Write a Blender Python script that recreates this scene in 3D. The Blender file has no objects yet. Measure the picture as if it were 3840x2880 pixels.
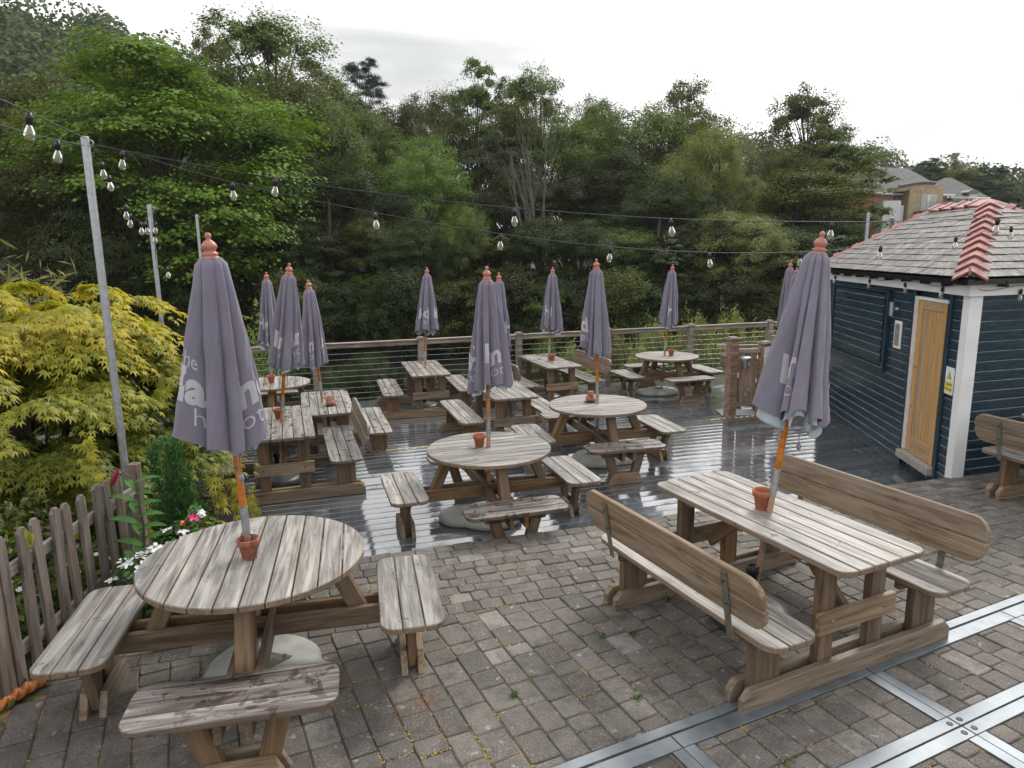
import bpy, bmesh, math, random
import numpy as np
from mathutils import Vector, Matrix

# ------------------------------------------------------------------ camera
FPX, PITCH, ROLL, CAMZ = 2611.8, 0.18785, -0.01335, 2.41     # focal length in pixels of a 3840 px wide picture
PW, PH = 3840, 2880
C = bpy.context.scene.collection
scene = bpy.context.scene
_F = Vector((0, math.cos(PITCH), -math.sin(PITCH)))
_U0 = Vector((0, math.sin(PITCH), math.cos(PITCH)))
_R0 = Vector((1, 0, 0))
_R = math.cos(ROLL) * _R0 + math.sin(ROLL) * _U0
_U = -math.sin(ROLL) * _R0 + math.cos(ROLL) * _U0
cam_d = bpy.data.cameras.new('camera'); cam = bpy.data.objects.new('camera', cam_d); C.objects.link(cam)
cam_d.sensor_width = 36; cam_d.lens = FPX / PW * 36; cam_d.clip_end = 3000; cam_d.clip_start = 0.05
cam.matrix_world = Matrix(((_R.x, _U.x, -_F.x, 0), (_R.y, _U.y, -_F.y, 0), (_R.z, _U.z, -_F.z, CAMZ), (0, 0, 0, 1)))
scene.camera = cam

# ------------------------------------------------------------------ sky, sun, exposure
SUN_AZ, SUN_EL = math.radians(34), math.radians(42)          # azimuth from +Y towards +X
world = bpy.data.worlds.new('World'); scene.world = world; world.use_nodes = True
wt = world.node_tree; wt.nodes.clear()
def wn(t, **k):
    n = wt.nodes.new(t)
    for a, b in k.items(): setattr(n, a, b)
    return n
sky = wn('ShaderNodeTexSky', sky_type='NISHITA', sun_disc=False)
sky.sun_elevation = SUN_EL; sky.sun_rotation = SUN_AZ; sky.air_density = 1.0; sky.dust_density = 6.0
hs = wn('ShaderNodeHueSaturation'); hs.inputs['Saturation'].default_value = 0.12; hs.inputs['Value'].default_value = 0.10
wt.links.new(sky.outputs[0], hs.inputs['Color'])
tc = wn('ShaderNodeTexCoord'); mp = wn('ShaderNodeMapping'); mp.inputs['Scale'].default_value = (1.0, 1.0, 3.6); mp.inputs['Location'].default_value = (2.0, 4.0, 5.02)
wt.links.new(tc.outputs['Generated'], mp.inputs[0])
nz = wn('ShaderNodeTexNoise'); nz.inputs['Scale'].default_value = 1.9; nz.inputs['Detail'].default_value = 5; nz.inputs['Roughness'].default_value = 0.5
nz.inputs['Distortion'].default_value = 0.5
wt.links.new(mp.outputs[0], nz.inputs['Vector'])
rp = wn('ShaderNodeValToRGB'); rp.color_ramp.interpolation = 'EASE'
rp.color_ramp.elements[0].position = 0.30; rp.color_ramp.elements[0].color = (0.44, 0.45, 0.455, 1)
rp.color_ramp.elements[1].position = 0.60; rp.color_ramp.elements[1].color = (1.0, 1.0, 1.0, 1)
wt.links.new(nz.outputs['Fac'], rp.inputs[0])
mx = wn('ShaderNodeMix', data_type='RGBA', blend_type='MIX'); mx.inputs['Factor'].default_value = 0.70; mx.inputs['B'].default_value = (1.16, 1.16, 1.15, 1)
wt.links.new(hs.outputs[0], mx.inputs['A'])
mm = wn('ShaderNodeMix', data_type='RGBA', blend_type='MULTIPLY'); mm.inputs['Factor'].default_value = 1.0
wt.links.new(mx.outputs['Result'], mm.inputs['A']); wt.links.new(rp.outputs[0], mm.inputs['B'])
bg = wn('ShaderNodeBackground'); bg.inputs['Strength'].default_value = 1.0
wo = wn('ShaderNodeOutputWorld')
wt.links.new(mm.outputs['Result'], bg.inputs[0]); wt.links.new(bg.outputs[0], wo.inputs[0])
sun_d = bpy.data.lights.new('sun', 'SUN'); sun_d.energy = 1.2; sun_d.angle = math.radians(14); sun_d.color = (1.0, 0.95, 0.86)
sun = bpy.data.objects.new('sun', sun_d); C.objects.link(sun)
sun.rotation_euler = Vector((math.sin(SUN_AZ) * math.cos(SUN_EL), math.cos(SUN_AZ) * math.cos(SUN_EL), math.sin(SUN_EL))).to_track_quat('Z', 'Y').to_euler()
sun.location = (10, 10, 30)
vs = scene.view_settings; vs.view_transform = 'Standard'; vs.look = 'None'; vs.exposure = 0.72; vs.gamma = 1
scene.cycles.use_denoising = True; scene.cycles.max_bounces = 4; scene.cycles.diffuse_bounces = 2; scene.cycles.glossy_bounces = 2; scene.cycles.transmission_bounces = 2; scene.cycles.use_adaptive_sampling = True; scene.cycles.adaptive_threshold = 0.02; scene.cycles.transparent_max_bounces = 8

# ------------------------------------------------------------------ pixel helpers (3840 x 2880 picture)
CAMP = Vector((0, 0, CAMZ))
def ray(u, v): return _F + _R * ((u - PW / 2) / FPX) - _U * ((v - PH / 2) / FPX)
def at_z(u, v, z):
    d = ray(u, v); return CAMP + d * ((z - CAMZ) / d.z)
def at_y(u, v, y):
    d = ray(u, v); return CAMP + d * (y / d.y)
def at_plane(u, v, p, dr):
    d = ray(u, v); n = Vector((-dr[1], dr[0])); t = (n.x * p[0] + n.y * p[1]) / (n.x * d.x + n.y * d.y); return CAMP + d * t

# ------------------------------------------------------------------ object helpers
def tag(o, label=None, cat=None, group=None, kind=None):
    if label: o['label'] = label
    if cat: o['category'] = cat
    if group: o['group'] = group
    if kind: o['kind'] = kind
    return o
def empty(name, loc=(0, 0, 0), rz=0.0):
    o = bpy.data.objects.new(name, None); C.objects.link(o); o.location = loc; o.rotation_euler = (0, 0, rz); o.empty_display_size = 0.1
    return o
def put(name, me, mat=None, parent=None, loc=None, mtx=None, rz=None):
    if mat is not None and not me.materials: me.materials.append(mat)
    o = bpy.data.objects.new(name, me); C.objects.link(o)
    if mat is not None and me.materials[0] != mat: o.material_slots[0].link = 'OBJECT'; o.material_slots[0].material = mat
    if parent: o.parent = parent
    if mtx is not None: o.matrix_basis = mtx
    if loc is not None: o.location = loc
    if rz is not None: o.rotation_euler = (0, 0, rz)
    return o
def mesh_np(name, v, f, attr=None, smooth=False):
    """v (n,3) array, f (m,k) int array of equal sided faces"""
    v = np.asarray(v, dtype=np.float32); f = np.asarray(f, dtype=np.int32); me = bpy.data.meshes.new(name)
    m, k = f.shape
    me.vertices.add(len(v)); me.vertices.foreach_set('co', v.ravel())
    me.loops.add(m * k); me.loops.foreach_set('vertex_index', f.ravel())
    me.polygons.add(m); me.polygons.foreach_set('loop_start', np.arange(0, m * k, k, dtype=np.int32)); me.polygons.foreach_set('loop_total', np.full(m, k, dtype=np.int32))
    if smooth: me.polygons.foreach_set('use_smooth', np.ones(m, dtype=bool))
    me.update(calc_edges=True)
    if attr is not None:
        a = me.attributes.new('rnd', 'FLOAT', 'FACE'); a.data.foreach_set('value', np.asarray(attr, dtype=np.float32))
    return me
class MB:
    """collects shapes; build() links them as ONE mesh object"""
    def __init__(s): s.v = []; s.f = []; s.sm = []
    def add(s, vs, fs, smooth=False):
        o = len(s.v); s.v += [tuple(p) for p in vs]; s.f += [tuple(i + o for i in q) for q in fs]; s.sm += [smooth] * len(fs); return s
    def box(s, c, size, m=None):
        x, y, z = (a / 2 for a in size); P = [Vector((i * x, j * y, k * z)) for k in (-1, 1) for j in (-1, 1) for i in (-1, 1)]
        if m is not None: P = [m @ p for p in P]
        P = [p + Vector(c) for p in P]
        return s.add(P, [(0, 2, 3, 1), (4, 5, 7, 6), (0, 1, 5, 4), (2, 6, 7, 3), (0, 4, 6, 2), (1, 3, 7, 5)])
    def prism(s, out, z0, z1, ch=0.0, f=None):
        """extrude a convex ccw outline [(x,y)] from z0 to z1 with a chamfer on the edges; f maps a point"""
        n = len(out); ins = inset(out, ch) if ch else out
        rings = [(ins, z0), (out, z0 + ch), (out, z1 - ch), (ins, z1)] if ch else [(out, z0), (out, z1)]
        P = [Vector((a, b, z)) for r, z in rings for a, b in r]
        if f: P = [f(p) for p in P]
        F = [tuple(range(n - 1, -1, -1)), tuple(range((len(rings) - 1) * n, len(rings) * n))]
        for k in range(len(rings) - 1):
            for i in range(n): j = (i + 1) % n; F.append((k * n + i, k * n + j, (k + 1) * n + j, (k + 1) * n + i))
        return s.add(P, F)
    def tube(s, pts, rad, n=8, caps=True, smooth=True):
        pts = [Vector(p) for p in pts]; m = len(pts)
        if not hasattr(rad, '__len__'): rad = [rad] * m
        V = []; F = []; ref = None
        for i, p in enumerate(pts):
            t = (pts[min(i + 1, m - 1)] - pts[max(i - 1, 0)]).normalized()
            if ref is None: ref = Vector((1, 0, 0)) if abs(t.x) < 0.8 else Vector((0, 1, 0))
            a = (ref - t * ref.dot(t)).normalized(); b = t.cross(a); ref = a
            for k in range(n):
                g = 2 * math.pi * k / n; V.append(p + (a * math.cos(g) + b * math.sin(g)) * rad[i])
        for i in range(m - 1):
            for k in range(n): j = (k + 1) % n; F.append((i * n + k, i * n + j, (i + 1) * n + j, (i + 1) * n + k))
        s.add(V, F, smooth)
        if caps: s.add(V[:n], [tuple(range(n - 1, -1, -1))]); s.add(V[-n:], [tuple(range(n))])
        return s
    def lathe(s, prof, n=16, c=(0, 0, 0), m=None, smooth=True):
        V = []; F = []
        for r, z in prof:
            for k in range(n): g = 2 * math.pi * k / n; V.append(Vector((r * math.cos(g), r * math.sin(g), z)))
        if m is not None: V = [m @ p for p in V]
        V = [p + Vector(c) for p in V]
        for i in range(len(prof) - 1):
            for k in range(n): j = (k + 1) % n; F.append((i * n + k, i * n + j, (i + 1) * n + j, (i + 1) * n + k))
        return s.add(V, F, smooth)
    def mesh(s, name):
        me = bpy.data.meshes.new(name); me.from_pydata([tuple(p) for p in s.v], [], s.f)
        me.polygons.foreach_set('use_smooth', s.sm); me.update(); return me
    def build(s, name, mat, parent=None, **k): return put(name, s.mesh(name), mat, parent, **k)
def inset(out, d):
    n = len(out); r = []
    for i in range(n):
        p, q, t = Vector(out[i - 1]), Vector(out[i]), Vector(out[(i + 1) % n])
        a = (q - p).normalized(); b = (t - q).normalized(); na = Vector((-a.y, a.x)); nb = Vector((-b.y, b.x)); m = (na + nb)
        m = m.normalized() if m.length > 1e-6 else na
        r.append(tuple(q + m * (d / max(0.35, m.dot(na)))))
    return r
def rect(l, w, r=(0, 0, 0, 0), seg=5):
    """ccw rectangle outline centred on 0; r = corner radii for (+,+), (-,+), (-,-), (+,-)"""
    x, y = l / 2, w / 2; out = []
    for (sx, sy), rr, a0 in zip(((1, 1), (-1, 1), (-1, -1), (1, -1)), r, (0, 90, 180, 270)):
        if rr <= 0: out.append((sx * x, sy * y)); continue
        for k in range(seg + 1):
            a = math.radians(a0 + 90 * k / seg); out.append((sx * (x - rr) + rr * math.cos(a), sy * (y - rr) + rr * math.sin(a)))
    return out
_cache = {}
def slab(key, out, th, ch=0.004):
    """cached plank mesh: outline in local xy (x = grain), thickness th centred on 0"""
    if key not in _cache: _cache[key] = MB().prism(out, -th / 2, th / 2, ch).mesh(key if isinstance(key, str) else str(key[0]))
    return _cache[key]
def frame(p, xdir, up):
    x = Vector(xdir).normalized(); z = Vector(up); z = (z - x * z.dot(x)).normalized(); y = z.cross(x)
    return Matrix(((x.x, y.x, z.x, p[0]), (x.y, y.y, z.y, p[1]), (x.z, y.z, z.z, p[2]), (0, 0, 0, 1)))
def beam(name, p0, p1, w, th, mat, parent, up=(0, 0, 1), ch=0.004, trim=0.0):
    """straight timber from p0 to p1; width w is across 'up', thickness th along 'up'"""
    p0, p1 = Vector(p0), Vector(p1); L = round((p1 - p0).length, 3)
    key = ('beam', L, round(w, 4), round(th, 4), mat.name, trim)
    if key not in _cache:
        if trim: out = [(-L / 2, -w / 2), (L / 2, -w / 2), (L / 2, w / 2 - trim), (L / 2 - trim, w / 2), (-L / 2 + trim, w / 2), (-L / 2, w / 2 - trim)]
        else: out = rect(L, w)
        _cache[key] = MB().prism(out, -th / 2, th / 2, ch).mesh(name)
    return put(name, _cache[key], mat, parent, mtx=frame((p0 + p1) / 2, p1 - p0, up))

# ------------------------------------------------------------------ materials
def newmat(name):
    m = bpy.data.materials.new(name); m.use_nodes = True; nt = m.node_tree; b = nt.nodes['Principled BSDF']; return m, nt, b
def nd(nt, t, ins=None, **k):
    n = nt.nodes.new(t)
    for a, b in k.items(): setattr(n, a, b)
    for a, b in (ins or {}).items():
        if hasattr(b, 'is_output') or isinstance(b, bpy.types.NodeSocket): nt.links.new(b, n.inputs[a])
        else: n.inputs[a].default_value = b
    return n
def ramp(nt, fac, stops, interp='LINEAR'):
    r = nt.nodes.new('ShaderNodeValToRGB'); r.color_ramp.interpolation = interp; e = r.color_ramp.elements
    while len(e) < len(stops): e.new(0.5)
    for q, (p, c) in zip(e, stops):
        q.position = p; q.color = (c[0], c[1], c[2], 1) if hasattr(c, '__len__') else (c, c, c, 1)
    nt.links.new(fac, r.inputs[0]); return r.outputs[0]
def mixc(nt, fac, a, b, mode='MIX'):
    n = nt.nodes.new('ShaderNodeMix'); n.data_type = 'RGBA'; n.blend_type = mode
    for s, v in (('Factor', fac), ('A', a), ('B', b)):
        sk = [q for q in n.inputs if q.name == s and (q.type == 'RGBA' or s == 'Factor' and q.type == 'VALUE')][0]
        if isinstance(v, bpy.types.NodeSocket): nt.links.new(v, sk)
        elif hasattr(v, '__len__'): sk.default_value = (v[0], v[1], v[2], 1)
        else: sk.default_value = v if s == 'Factor' else (v, v, v, 1)
    return [q for q in n.outputs if q.type == 'RGBA'][0]
def math_(nt, op, a, b=0.0, c=None, clamp=False):
    n = nt.nodes.new('ShaderNodeMath'); n.operation = op; n.use_clamp = clamp
    for i, v in enumerate((a, b) if c is None else (a, b, c)):
        if isinstance(v, bpy.types.NodeSocket): nt.links.new(v, n.inputs[i])
        else: n.inputs[i].default_value = v
    return n.outputs[0]
def bump(nt, b, h, strength=0.4, dist=0.01):
    n = nd(nt, 'ShaderNodeBump', {'Height': h, 'Strength': strength, 'Distance': dist}); nt.links.new(n.outputs[0], b.inputs['Normal']); return n
def objcoord(nt, scale, rnd=True):
    """object space coordinates, shifted by a random amount per object, then scaled"""
    t = nd(nt, 'ShaderNodeTexCoord'); v = t.outputs['Object']
    if rnd:
        o = nd(nt, 'ShaderNodeObjectInfo'); r = math_(nt, 'MULTIPLY', o.outputs['Random'], 53.0)
        c = nd(nt, 'ShaderNodeCombineXYZ', {'X': r, 'Y': r, 'Z': r}); v = nd(nt, 'ShaderNodeVectorMath', {0: v, 1: c.outputs[0]}, operation='ADD').outputs[0]
    m = nd(nt, 'ShaderNodeMapping', {'Vector': v}); m.inputs['Scale'].default_value = scale
    return m.outputs[0]
def noise(nt, vec, scale, detail=4, rough=0.55, dist=0.0):
    n = nd(nt, 'ShaderNodeTexNoise', {'Scale': scale, 'Detail': detail, 'Roughness': rough, 'Distortion': dist})
    if vec is not None: nt.links.new(vec, n.inputs['Vector'])
    return n.outputs['Fac']
def worldpos(nt): return nd(nt, 'ShaderNodeNewGeometry').outputs['Position']

def wood(name, dark, mid, light, rough=0.62, side=None, wet=0.0, grainscale=1.0, bumpk=0.5):
    m, nt, b = newmat(name)
    v = objcoord(nt, (1.3, 22 * grainscale, 22 * grainscale))
    g = noise(nt, v, 1.0, 6, 0.6, 1.3)
    v2 = objcoord(nt, (0.9, 7, 7)); g2 = noise(nt, v2, 1.0, 4, 0.55, 2.2)
    v3 = objcoord(nt, (5, 120, 120)); g3 = noise(nt, v3, 1.0, 2, 0.5)
    f = math_(nt, 'ADD', math_(nt, 'MULTIPLY', g, 0.55), math_(nt, 'ADD', math_(nt, 'MULTIPLY', g2, 0.35), math_(nt, 'MULTIPLY', g3, 0.12)))
    col = ramp(nt, f, [(0.39, dark), (0.5, mid), (0.62, light)])
    # knots: dark centre with a ring
    kv = nd(nt, 'ShaderNodeTexVoronoi', {'Scale': 1.0}, feature='F1'); nt.links.new(objcoord(nt, (2.6, 9.5, 9.5)), kv.inputs['Vector'])
    kn = ramp(nt, kv.outputs['Distance'], [(0.0, 1.0), (0.07, 0.75), (0.1, 0.15), (0.16, 0.45), (0.24, 0.0)])
    sel = nd(nt, 'ShaderNodeSeparateColor', {'Color': kv.outputs['Color']}); ks = math_(nt, 'GREATER_THAN', sel.outputs[0], 0.45)
    kf = math_(nt, 'MULTIPLY', kn, math_(nt, 'MULTIPLY', ks, 0.8)); kdark = [c * 0.45 for c in dark]
    col = mixc(nt, kf, col, kdark)
    # per piece tone
    o = nd(nt, 'ShaderNodeObjectInfo'); hv = nd(nt, 'ShaderNodeHueSaturation', {'Color': col, 'Saturation': nd(nt, 'ShaderNodeMapRange', {'Value': o.outputs['Random'], 3: 0.75, 4: 1.15}).outputs[0], 'Value': nd(nt, 'ShaderNodeMapRange', {'Value': o.outputs['Random'], 3: 0.8, 4: 1.14}).outputs[0]}); col = hv.outputs[0]
    if side:   # unweathered edges keep their tan colour
        nz_ = nd(nt, 'ShaderNodeSeparateXYZ', {0: nd(nt, 'ShaderNodeNewGeometry').outputs['True Normal']}).outputs[2]
        sf = ramp(nt, nz_, [(0.55, 1.0), (0.85, 0.0)]); col = mixc(nt, math_(nt, 'MULTIPLY', sf, 0.85), col, mixc(nt, 0.5, side, mixc(nt, 1.0, col, side, 'MULTIPLY')))
    rgh = rough
    if wet:
        wn_ = noise(nt, worldpos(nt), 8.5, 3, 0.6, 0.8); wf = ramp(nt, wn_, [(0.66 - wet * 0.07, 0.0), (0.73 - wet * 0.07, 1.0)])
        col = mixc(nt, math_(nt, 'MULTIPLY', wf, 0.62), col, [c * 0.35 for c in dark]); rgh = math_(nt, 'MULTIPLY_ADD', wf, -0.4, rough)
        nt.links.new(rgh, b.inputs['Roughness'])
    else: b.inputs['Roughness'].default_value = rough
    nt.links.new(col, b.inputs['Base Color']); bump(nt, b, f, bumpk, 0.006)
    return m
def plain(name, col, rough=0.5, metal=0.0, noise_amt=0.12, nscale=18.0, bumpk=0.0, coat=0.0):
    m, nt, b = newmat(name); f = noise(nt, objcoord(nt, (1, 1, 1)), nscale, 4)
    c = mixc(nt, ramp(nt, f, [(0.3, 0.0), (0.7, 1.0)]), [q * (1 - noise_amt) for q in col], [min(1, q * (1 + noise_amt)) for q in col])
    nt.links.new(c, b.inputs['Base Color']); b.inputs['Metallic'].default_value = metal
    nt.links.new(math_(nt, 'MULTIPLY_ADD', f, 0.16, rough - 0.08), b.inputs['Roughness'])
    if coat: b.inputs['Coat Weight'].default_value = coat
    if bumpk: bump(nt, b, f, bumpk, 0.01)
    return m
M = {}
M['grey_wood'] = wood('weathered_grey_wood', (0.09, 0.078, 0.070), (0.25, 0.229, 0.21), (0.44, 0.418, 0.392), 0.5, side=(0.30, 0.205, 0.125), wet=0.25)
M['wet_wood'] = wood('wet_weathered_wood', (0.095, 0.078, 0.068), (0.25, 0.224, 0.204), (0.42, 0.393, 0.365), 0.42, side=(0.26, 0.175, 0.11), wet=0.95)
M['damp_bench'] = wood('damp_bench_wood', (0.045, 0.030, 0.026), (0.15, 0.125, 0.115), (0.36, 0.335, 0.32), 0.32, side=(0.2, 0.14, 0.095), wet=1.6)
M['brown_wood'] = wood('brown_timber', (0.075, 0.044, 0.022), (0.155, 0.096, 0.052), (0.225, 0.148, 0.086), 0.6)
M['tan_wood'] = wood('tan_timber', (0.12, 0.08, 0.048), (0.225, 0.16, 0.104), (0.32, 0.245, 0.17), 0.6)
M['rail_wood'] = wood('rail_timber', (0.13, 0.10, 0.082), (0.25, 0.205, 0.17), (0.38, 0.335, 0.29), 0.65)
M['fence_wood'] = wood('picket_timber', (0.075, 0.056, 0.048), (0.15, 0.118, 0.102), (0.235, 0.195, 0.17), 0.6)
M['shower_wood'] = wood('red_brown_timber', (0.11, 0.06, 0.037), (0.24, 0.14, 0.092), (0.38, 0.27, 0.20), 0.5)
M['pole_wood'] = wood('orange_pole_wood', (0.25, 0.075, 0.018), (0.42, 0.145, 0.035), (0.50, 0.20, 0.06), 0.4)
M['pole_worn'] = wood('worn_pole_wood', (0.22, 0.12, 0.07), (0.36, 0.21, 0.13), (0.46, 0.33, 0.24), 0.55)
M['door_wood'] = wood('oak_door', (0.38, 0.205, 0.085), (0.47, 0.285, 0.13), (0.54, 0.35, 0.18), 0.42, grainscale=1.6, bumpk=0.15)
M['steel'] = plain('galvanised_steel', (0.42, 0.44, 0.46), 0.42, 0.85, 0.15, 30)
M['stainless'] = plain('stainless_strip', (0.20, 0.225, 0.25), 0.5, 0.55, 0.3, 5)
M['dark_metal'] = plain('dark_metal', (0.09, 0.085, 0.07), 0.5, 0.6)
M['strap_metal'] = plain('bracket_metal', (0.21, 0.20, 0.165), 0.5, 0.6, 0.25, 25)
M['black'] = plain('black_plastic', (0.018, 0.018, 0.02), 0.4)
M['gutter'] = plain('black_gutter', (0.012, 0.013, 0.016), 0.22)
M['base_black'] = plain('dark_base_plastic', (0.055, 0.058, 0.062), 0.42, 0, 0.25, 8)
M['base_grey'] = plain('grey_base_concrete', (0.36, 0.365, 0.34), 0.6, 0, 0.22, 7, 0.2)
M['terracotta'] = plain('terracotta', (0.40, 0.125, 0.062), 0.65, 0, 0.18, 22, 0.2)
M['terracotta_old'] = plain('stained_terracotta', (0.27, 0.10, 0.062), 0.7, 0, 0.55, 26, 0.3)
M['finial'] = plain('finial_paint', (0.43, 0.165, 0.12), 0.38, 0, 0.12, 20)
M['white_paint'] = plain('white_paint', (0.78, 0.78, 0.79), 0.4, 0, 0.06, 4)
M['pink_paint'] = plain('worn_door_frame', (0.62, 0.55, 0.52), 0.55, 0, 0.14, 14)
M['concrete'] = plain('stone_sill', (0.33, 0.30, 0.275), 0.75, 0, 0.25, 14, 0.3)
M['yellow_tape'] = plain('yellow_tape', (0.50, 0.36, 0.08), 0.5)
M['soil'] = plain('soil', (0.045, 0.032, 0.024), 0.9, 0, 0.5, 12, 0.6)
M['wire'] = plain('cable', (0.02, 0.02, 0.022), 0.5)
M['steel_cable'] = plain('steel_cable', (0.5, 0.51, 0.52), 0.3, 0.8)
M['ridge_tile'] = plain('red_ridge_tile', (0.30, 0.105, 0.095), 0.5, 0, 0.5, 7, 0.25)
def fabric(name, col, rough=0.8):
    m, nt, b = newmat(name); f = noise(nt, objcoord(nt, (1, 1, 1)), 2.2, 3); w = noise(nt, objcoord(nt, (1, 1, 0.2)), 320, 1)
    c = mixc(nt, ramp(nt, f, [(0.3, 0.0), (0.7, 1.0)]), [q * 0.86 for q in col], [q * 1.12 for q in col])
    st = noise(nt, objcoord(nt, (9, 9, 0.7)), 1.6, 4, 0.6); c = mixc(nt, ramp(nt, st, [(0.5, 0.0), (0.75, 0.28)]), c, [q * 0.62 for q in col]); fd = noise(nt, objcoord(nt, (3, 3, 1.2)), 1.3, 3); c = mixc(nt, ramp(nt, fd, [(0.5, 0.0), (0.72, 0.3)]), c, [q * 1.25 + 0.02 for q in col])
    nt.links.new(c, b.inputs['Base Color']); b.inputs['Roughness'].default_value = rough; b.inputs['Sheen Weight'].default_value = 0.25
    bump(nt, b, w, 0.12, 0.002); return m
M['canopy'] = fabric('purple_grey_canvas', (0.19, 0.172, 0.232))
M['lining'] = fabric('pale_blue_lining', (0.40, 0.46, 0.52))
M['print'] = fabric('white_print', (0.50, 0.48, 0.53), 0.6)
def glassmat(name, tint=(0.9, 0.92, 0.86), refl=0.35):
    m, nt, b = newmat(name); out = nt.nodes['Material Output']
    t = nd(nt, 'ShaderNodeBsdfTransparent', {'Color': (*tint, 1)}); g = nd(nt, 'ShaderNodeBsdfGlossy', {'Roughness': 0.03}); d = nd(nt, 'ShaderNodeBsdfDiffuse', {'Color': (0.7, 0.68, 0.55, 1)})
    lw = nd(nt, 'ShaderNodeLayerWeight', {'Blend': refl}); a = nd(nt, 'ShaderNodeMixShader', {0: lw.outputs['Fresnel'], 1: t.outputs[0], 2: g.outputs[0]})
    e = nd(nt, 'ShaderNodeMixShader', {0: 0.16, 1: a.outputs[0], 2: d.outputs[0]}); nt.links.new(e.outputs[0], out.inputs[0]); return m
M['bulb'] = glassmat('clear_bulb_glass')
M['glass'] = glassmat('balcony_glass', (0.75, 0.82, 0.8), 0.25)
def paint_siding():
    m, nt, b = newmat('navy_painted_siding'); f = noise(nt, objcoord(nt, (0.6, 6, 6)), 3, 4); s = noise(nt, worldpos(nt), 60, 2, 0.6)
    c = mixc(nt, ramp(nt, f, [(0.3, 0.0), (0.7, 1.0)]), (0.014, 0.033, 0.050), (0.021, 0.046, 0.066)); c = mixc(nt, ramp(nt, s, [(0.76, 0.0), (0.80, 0.5)]), c, (0.2, 0.24, 0.26))
    nt.links.new(c, b.inputs['Base Color']); nt.links.new(math_(nt, 'MULTIPLY_ADD', f, 0.2, 0.18), b.inputs['Roughness']); return m
M['navy'] = paint_siding()
def deckmat():
    m, nt, b = newmat('wet_composite_board'); P = worldpos(nt); g = noise(nt, objcoord(nt, (1.2, 60, 60)), 1.0, 3, 0.6)
    w1 = noise(nt, P, 1.15, 5, 0.6, 0.7); wet = ramp(nt, w1, [(0.32, 0.25), (0.42, 0.85), (0.52, 1.0)]); dry = noise(nt, P, 0.55, 3, 0.6, 0.5)
    o = nd(nt, 'ShaderNodeObjectInfo').outputs['Random']
    base = mixc(nt, g, (0.115, 0.126, 0.146), (0.175, 0.19, 0.213)); base = mixc(nt, math_(nt, 'MULTIPLY', wet, 0.55), base, (0.045, 0.050, 0.060))
    base = mixc(nt, 1.0, base, nd(nt, 'ShaderNodeCombineColor', {0: math_(nt, 'MULTIPLY_ADD', o, 0.5, 0.75), 1: math_(nt, 'MULTIPLY_ADD', o, 0.5, 0.75), 2: math_(nt, 'MULTIPLY_ADD', o, 0.45, 0.78)}).outputs[0], 'MULTIPLY')
    nt.links.new(base, b.inputs['Base Color']); nt.links.new(math_(nt, 'MULTIPLY_ADD', wet, -0.27, 0.36), b.inputs['Roughness'])
    b.inputs['IOR'].default_value = 1.5; b.inputs['Coat Weight'].default_value = 0.0
    b.inputs['Specular IOR Level'].default_value = 0.9
    nt.links.new(math_(nt, 'MULTIPLY', wet, 0.9), b.inputs['Coat Weight']); nt.links.new(math_(nt, 'MULTIPLY_ADD', noise(nt, P, 2.2, 3), 0.20, -0.04, True), b.inputs['Coat Roughness'])
    b.inputs['Coat IOR'].default_value = 2.1
    rip = noise(nt, P, 9, 2, 0.5, 0.4); h = math_(nt, 'ADD', math_(nt, 'MULTIPLY', g, math_(nt, 'SUBTRACT', 1.0, wet)), math_(nt, 'MULTIPLY', rip, 0.9)); 
    oy = nd(nt, 'ShaderNodeSeparateXYZ', {0: nd(nt, 'ShaderNodeTexCoord').outputs['Object']}).outputs[1]; cup = math_(nt, 'MULTIPLY', math_(nt, 'MULTIPLY', oy, oy), 0.13)
    b0 = nd(nt, 'ShaderNodeBump', {'Height': cup, 'Strength': 1.0, 'Distance': 1.0}); b1 = nd(nt, 'ShaderNodeBump', {'Height': h, 'Strength': 0.16, 'Distance': 0.01, 'Normal': b0.outputs[0]}); nt.links.new(b1.outputs[0], b.inputs['Normal'])
    cb = nd(nt, 'ShaderNodeBump', {'Height': rip, 'Strength': 0.035, 'Distance': 0.01, 'Normal': b0.outputs[0]}); nt.links.new(cb.outputs[0], b.inputs['Coat Normal'])
    return m
M['deck'] = deckmat()
def pavermat(attr):
    m, nt, b = newmat('paver_stone_joined' if attr else 'paver_stone'); P = worldpos(nt)
    r = nd(nt, 'ShaderNodeAttribute', attribute_name='rnd').outputs['Fac'] if attr else nd(nt, 'ShaderNodeObjectInfo').outputs['Random']
    c = ramp(nt, r, [(0.0, (0.10, 0.088, 0.079)), (0.25, (0.138, 0.122, 0.109)), (0.6, (0.162, 0.144, 0.129)), (0.93, (0.19, 0.169, 0.152)), (0.965, (0.24, 0.218, 0.20)), (1.0, (0.27, 0.246, 0.226))])
    s = noise(nt, P, 130, 2, 0.6); c = mixc(nt, ramp(nt, s, [(0.32, 0.6), (0.47, 0.0)]), c, (0.04, 0.036, 0.033)); c = mixc(nt, ramp(nt, s, [(0.57, 0.0), (0.70, 0.75)]), c, (0.36, 0.335, 0.31))
    d = noise(nt, P, 9, 4, 0.65); c = mixc(nt, ramp(nt, d, [(0.44, 0.0), (0.68, 0.62)]), c, (0.052, 0.045, 0.040))
    l = noise(nt, P, 17, 2, 0.5); c = mixc(nt, ramp(nt, l, [(0.66, 0.0), (0.73, 0.6)]), c, (0.40, 0.39, 0.37))
    nt.links.new(c, b.inputs['Base Color']); nt.links.new(ramp(nt, d, [(0.3, 0.9), (0.7, 0.72)]), b.inputs['Roughness'])
    bump(nt, b, math_(nt, 'ADD', s, math_(nt, 'MULTIPLY', d, 1.4)), 0.55, 0.006); return m
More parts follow.
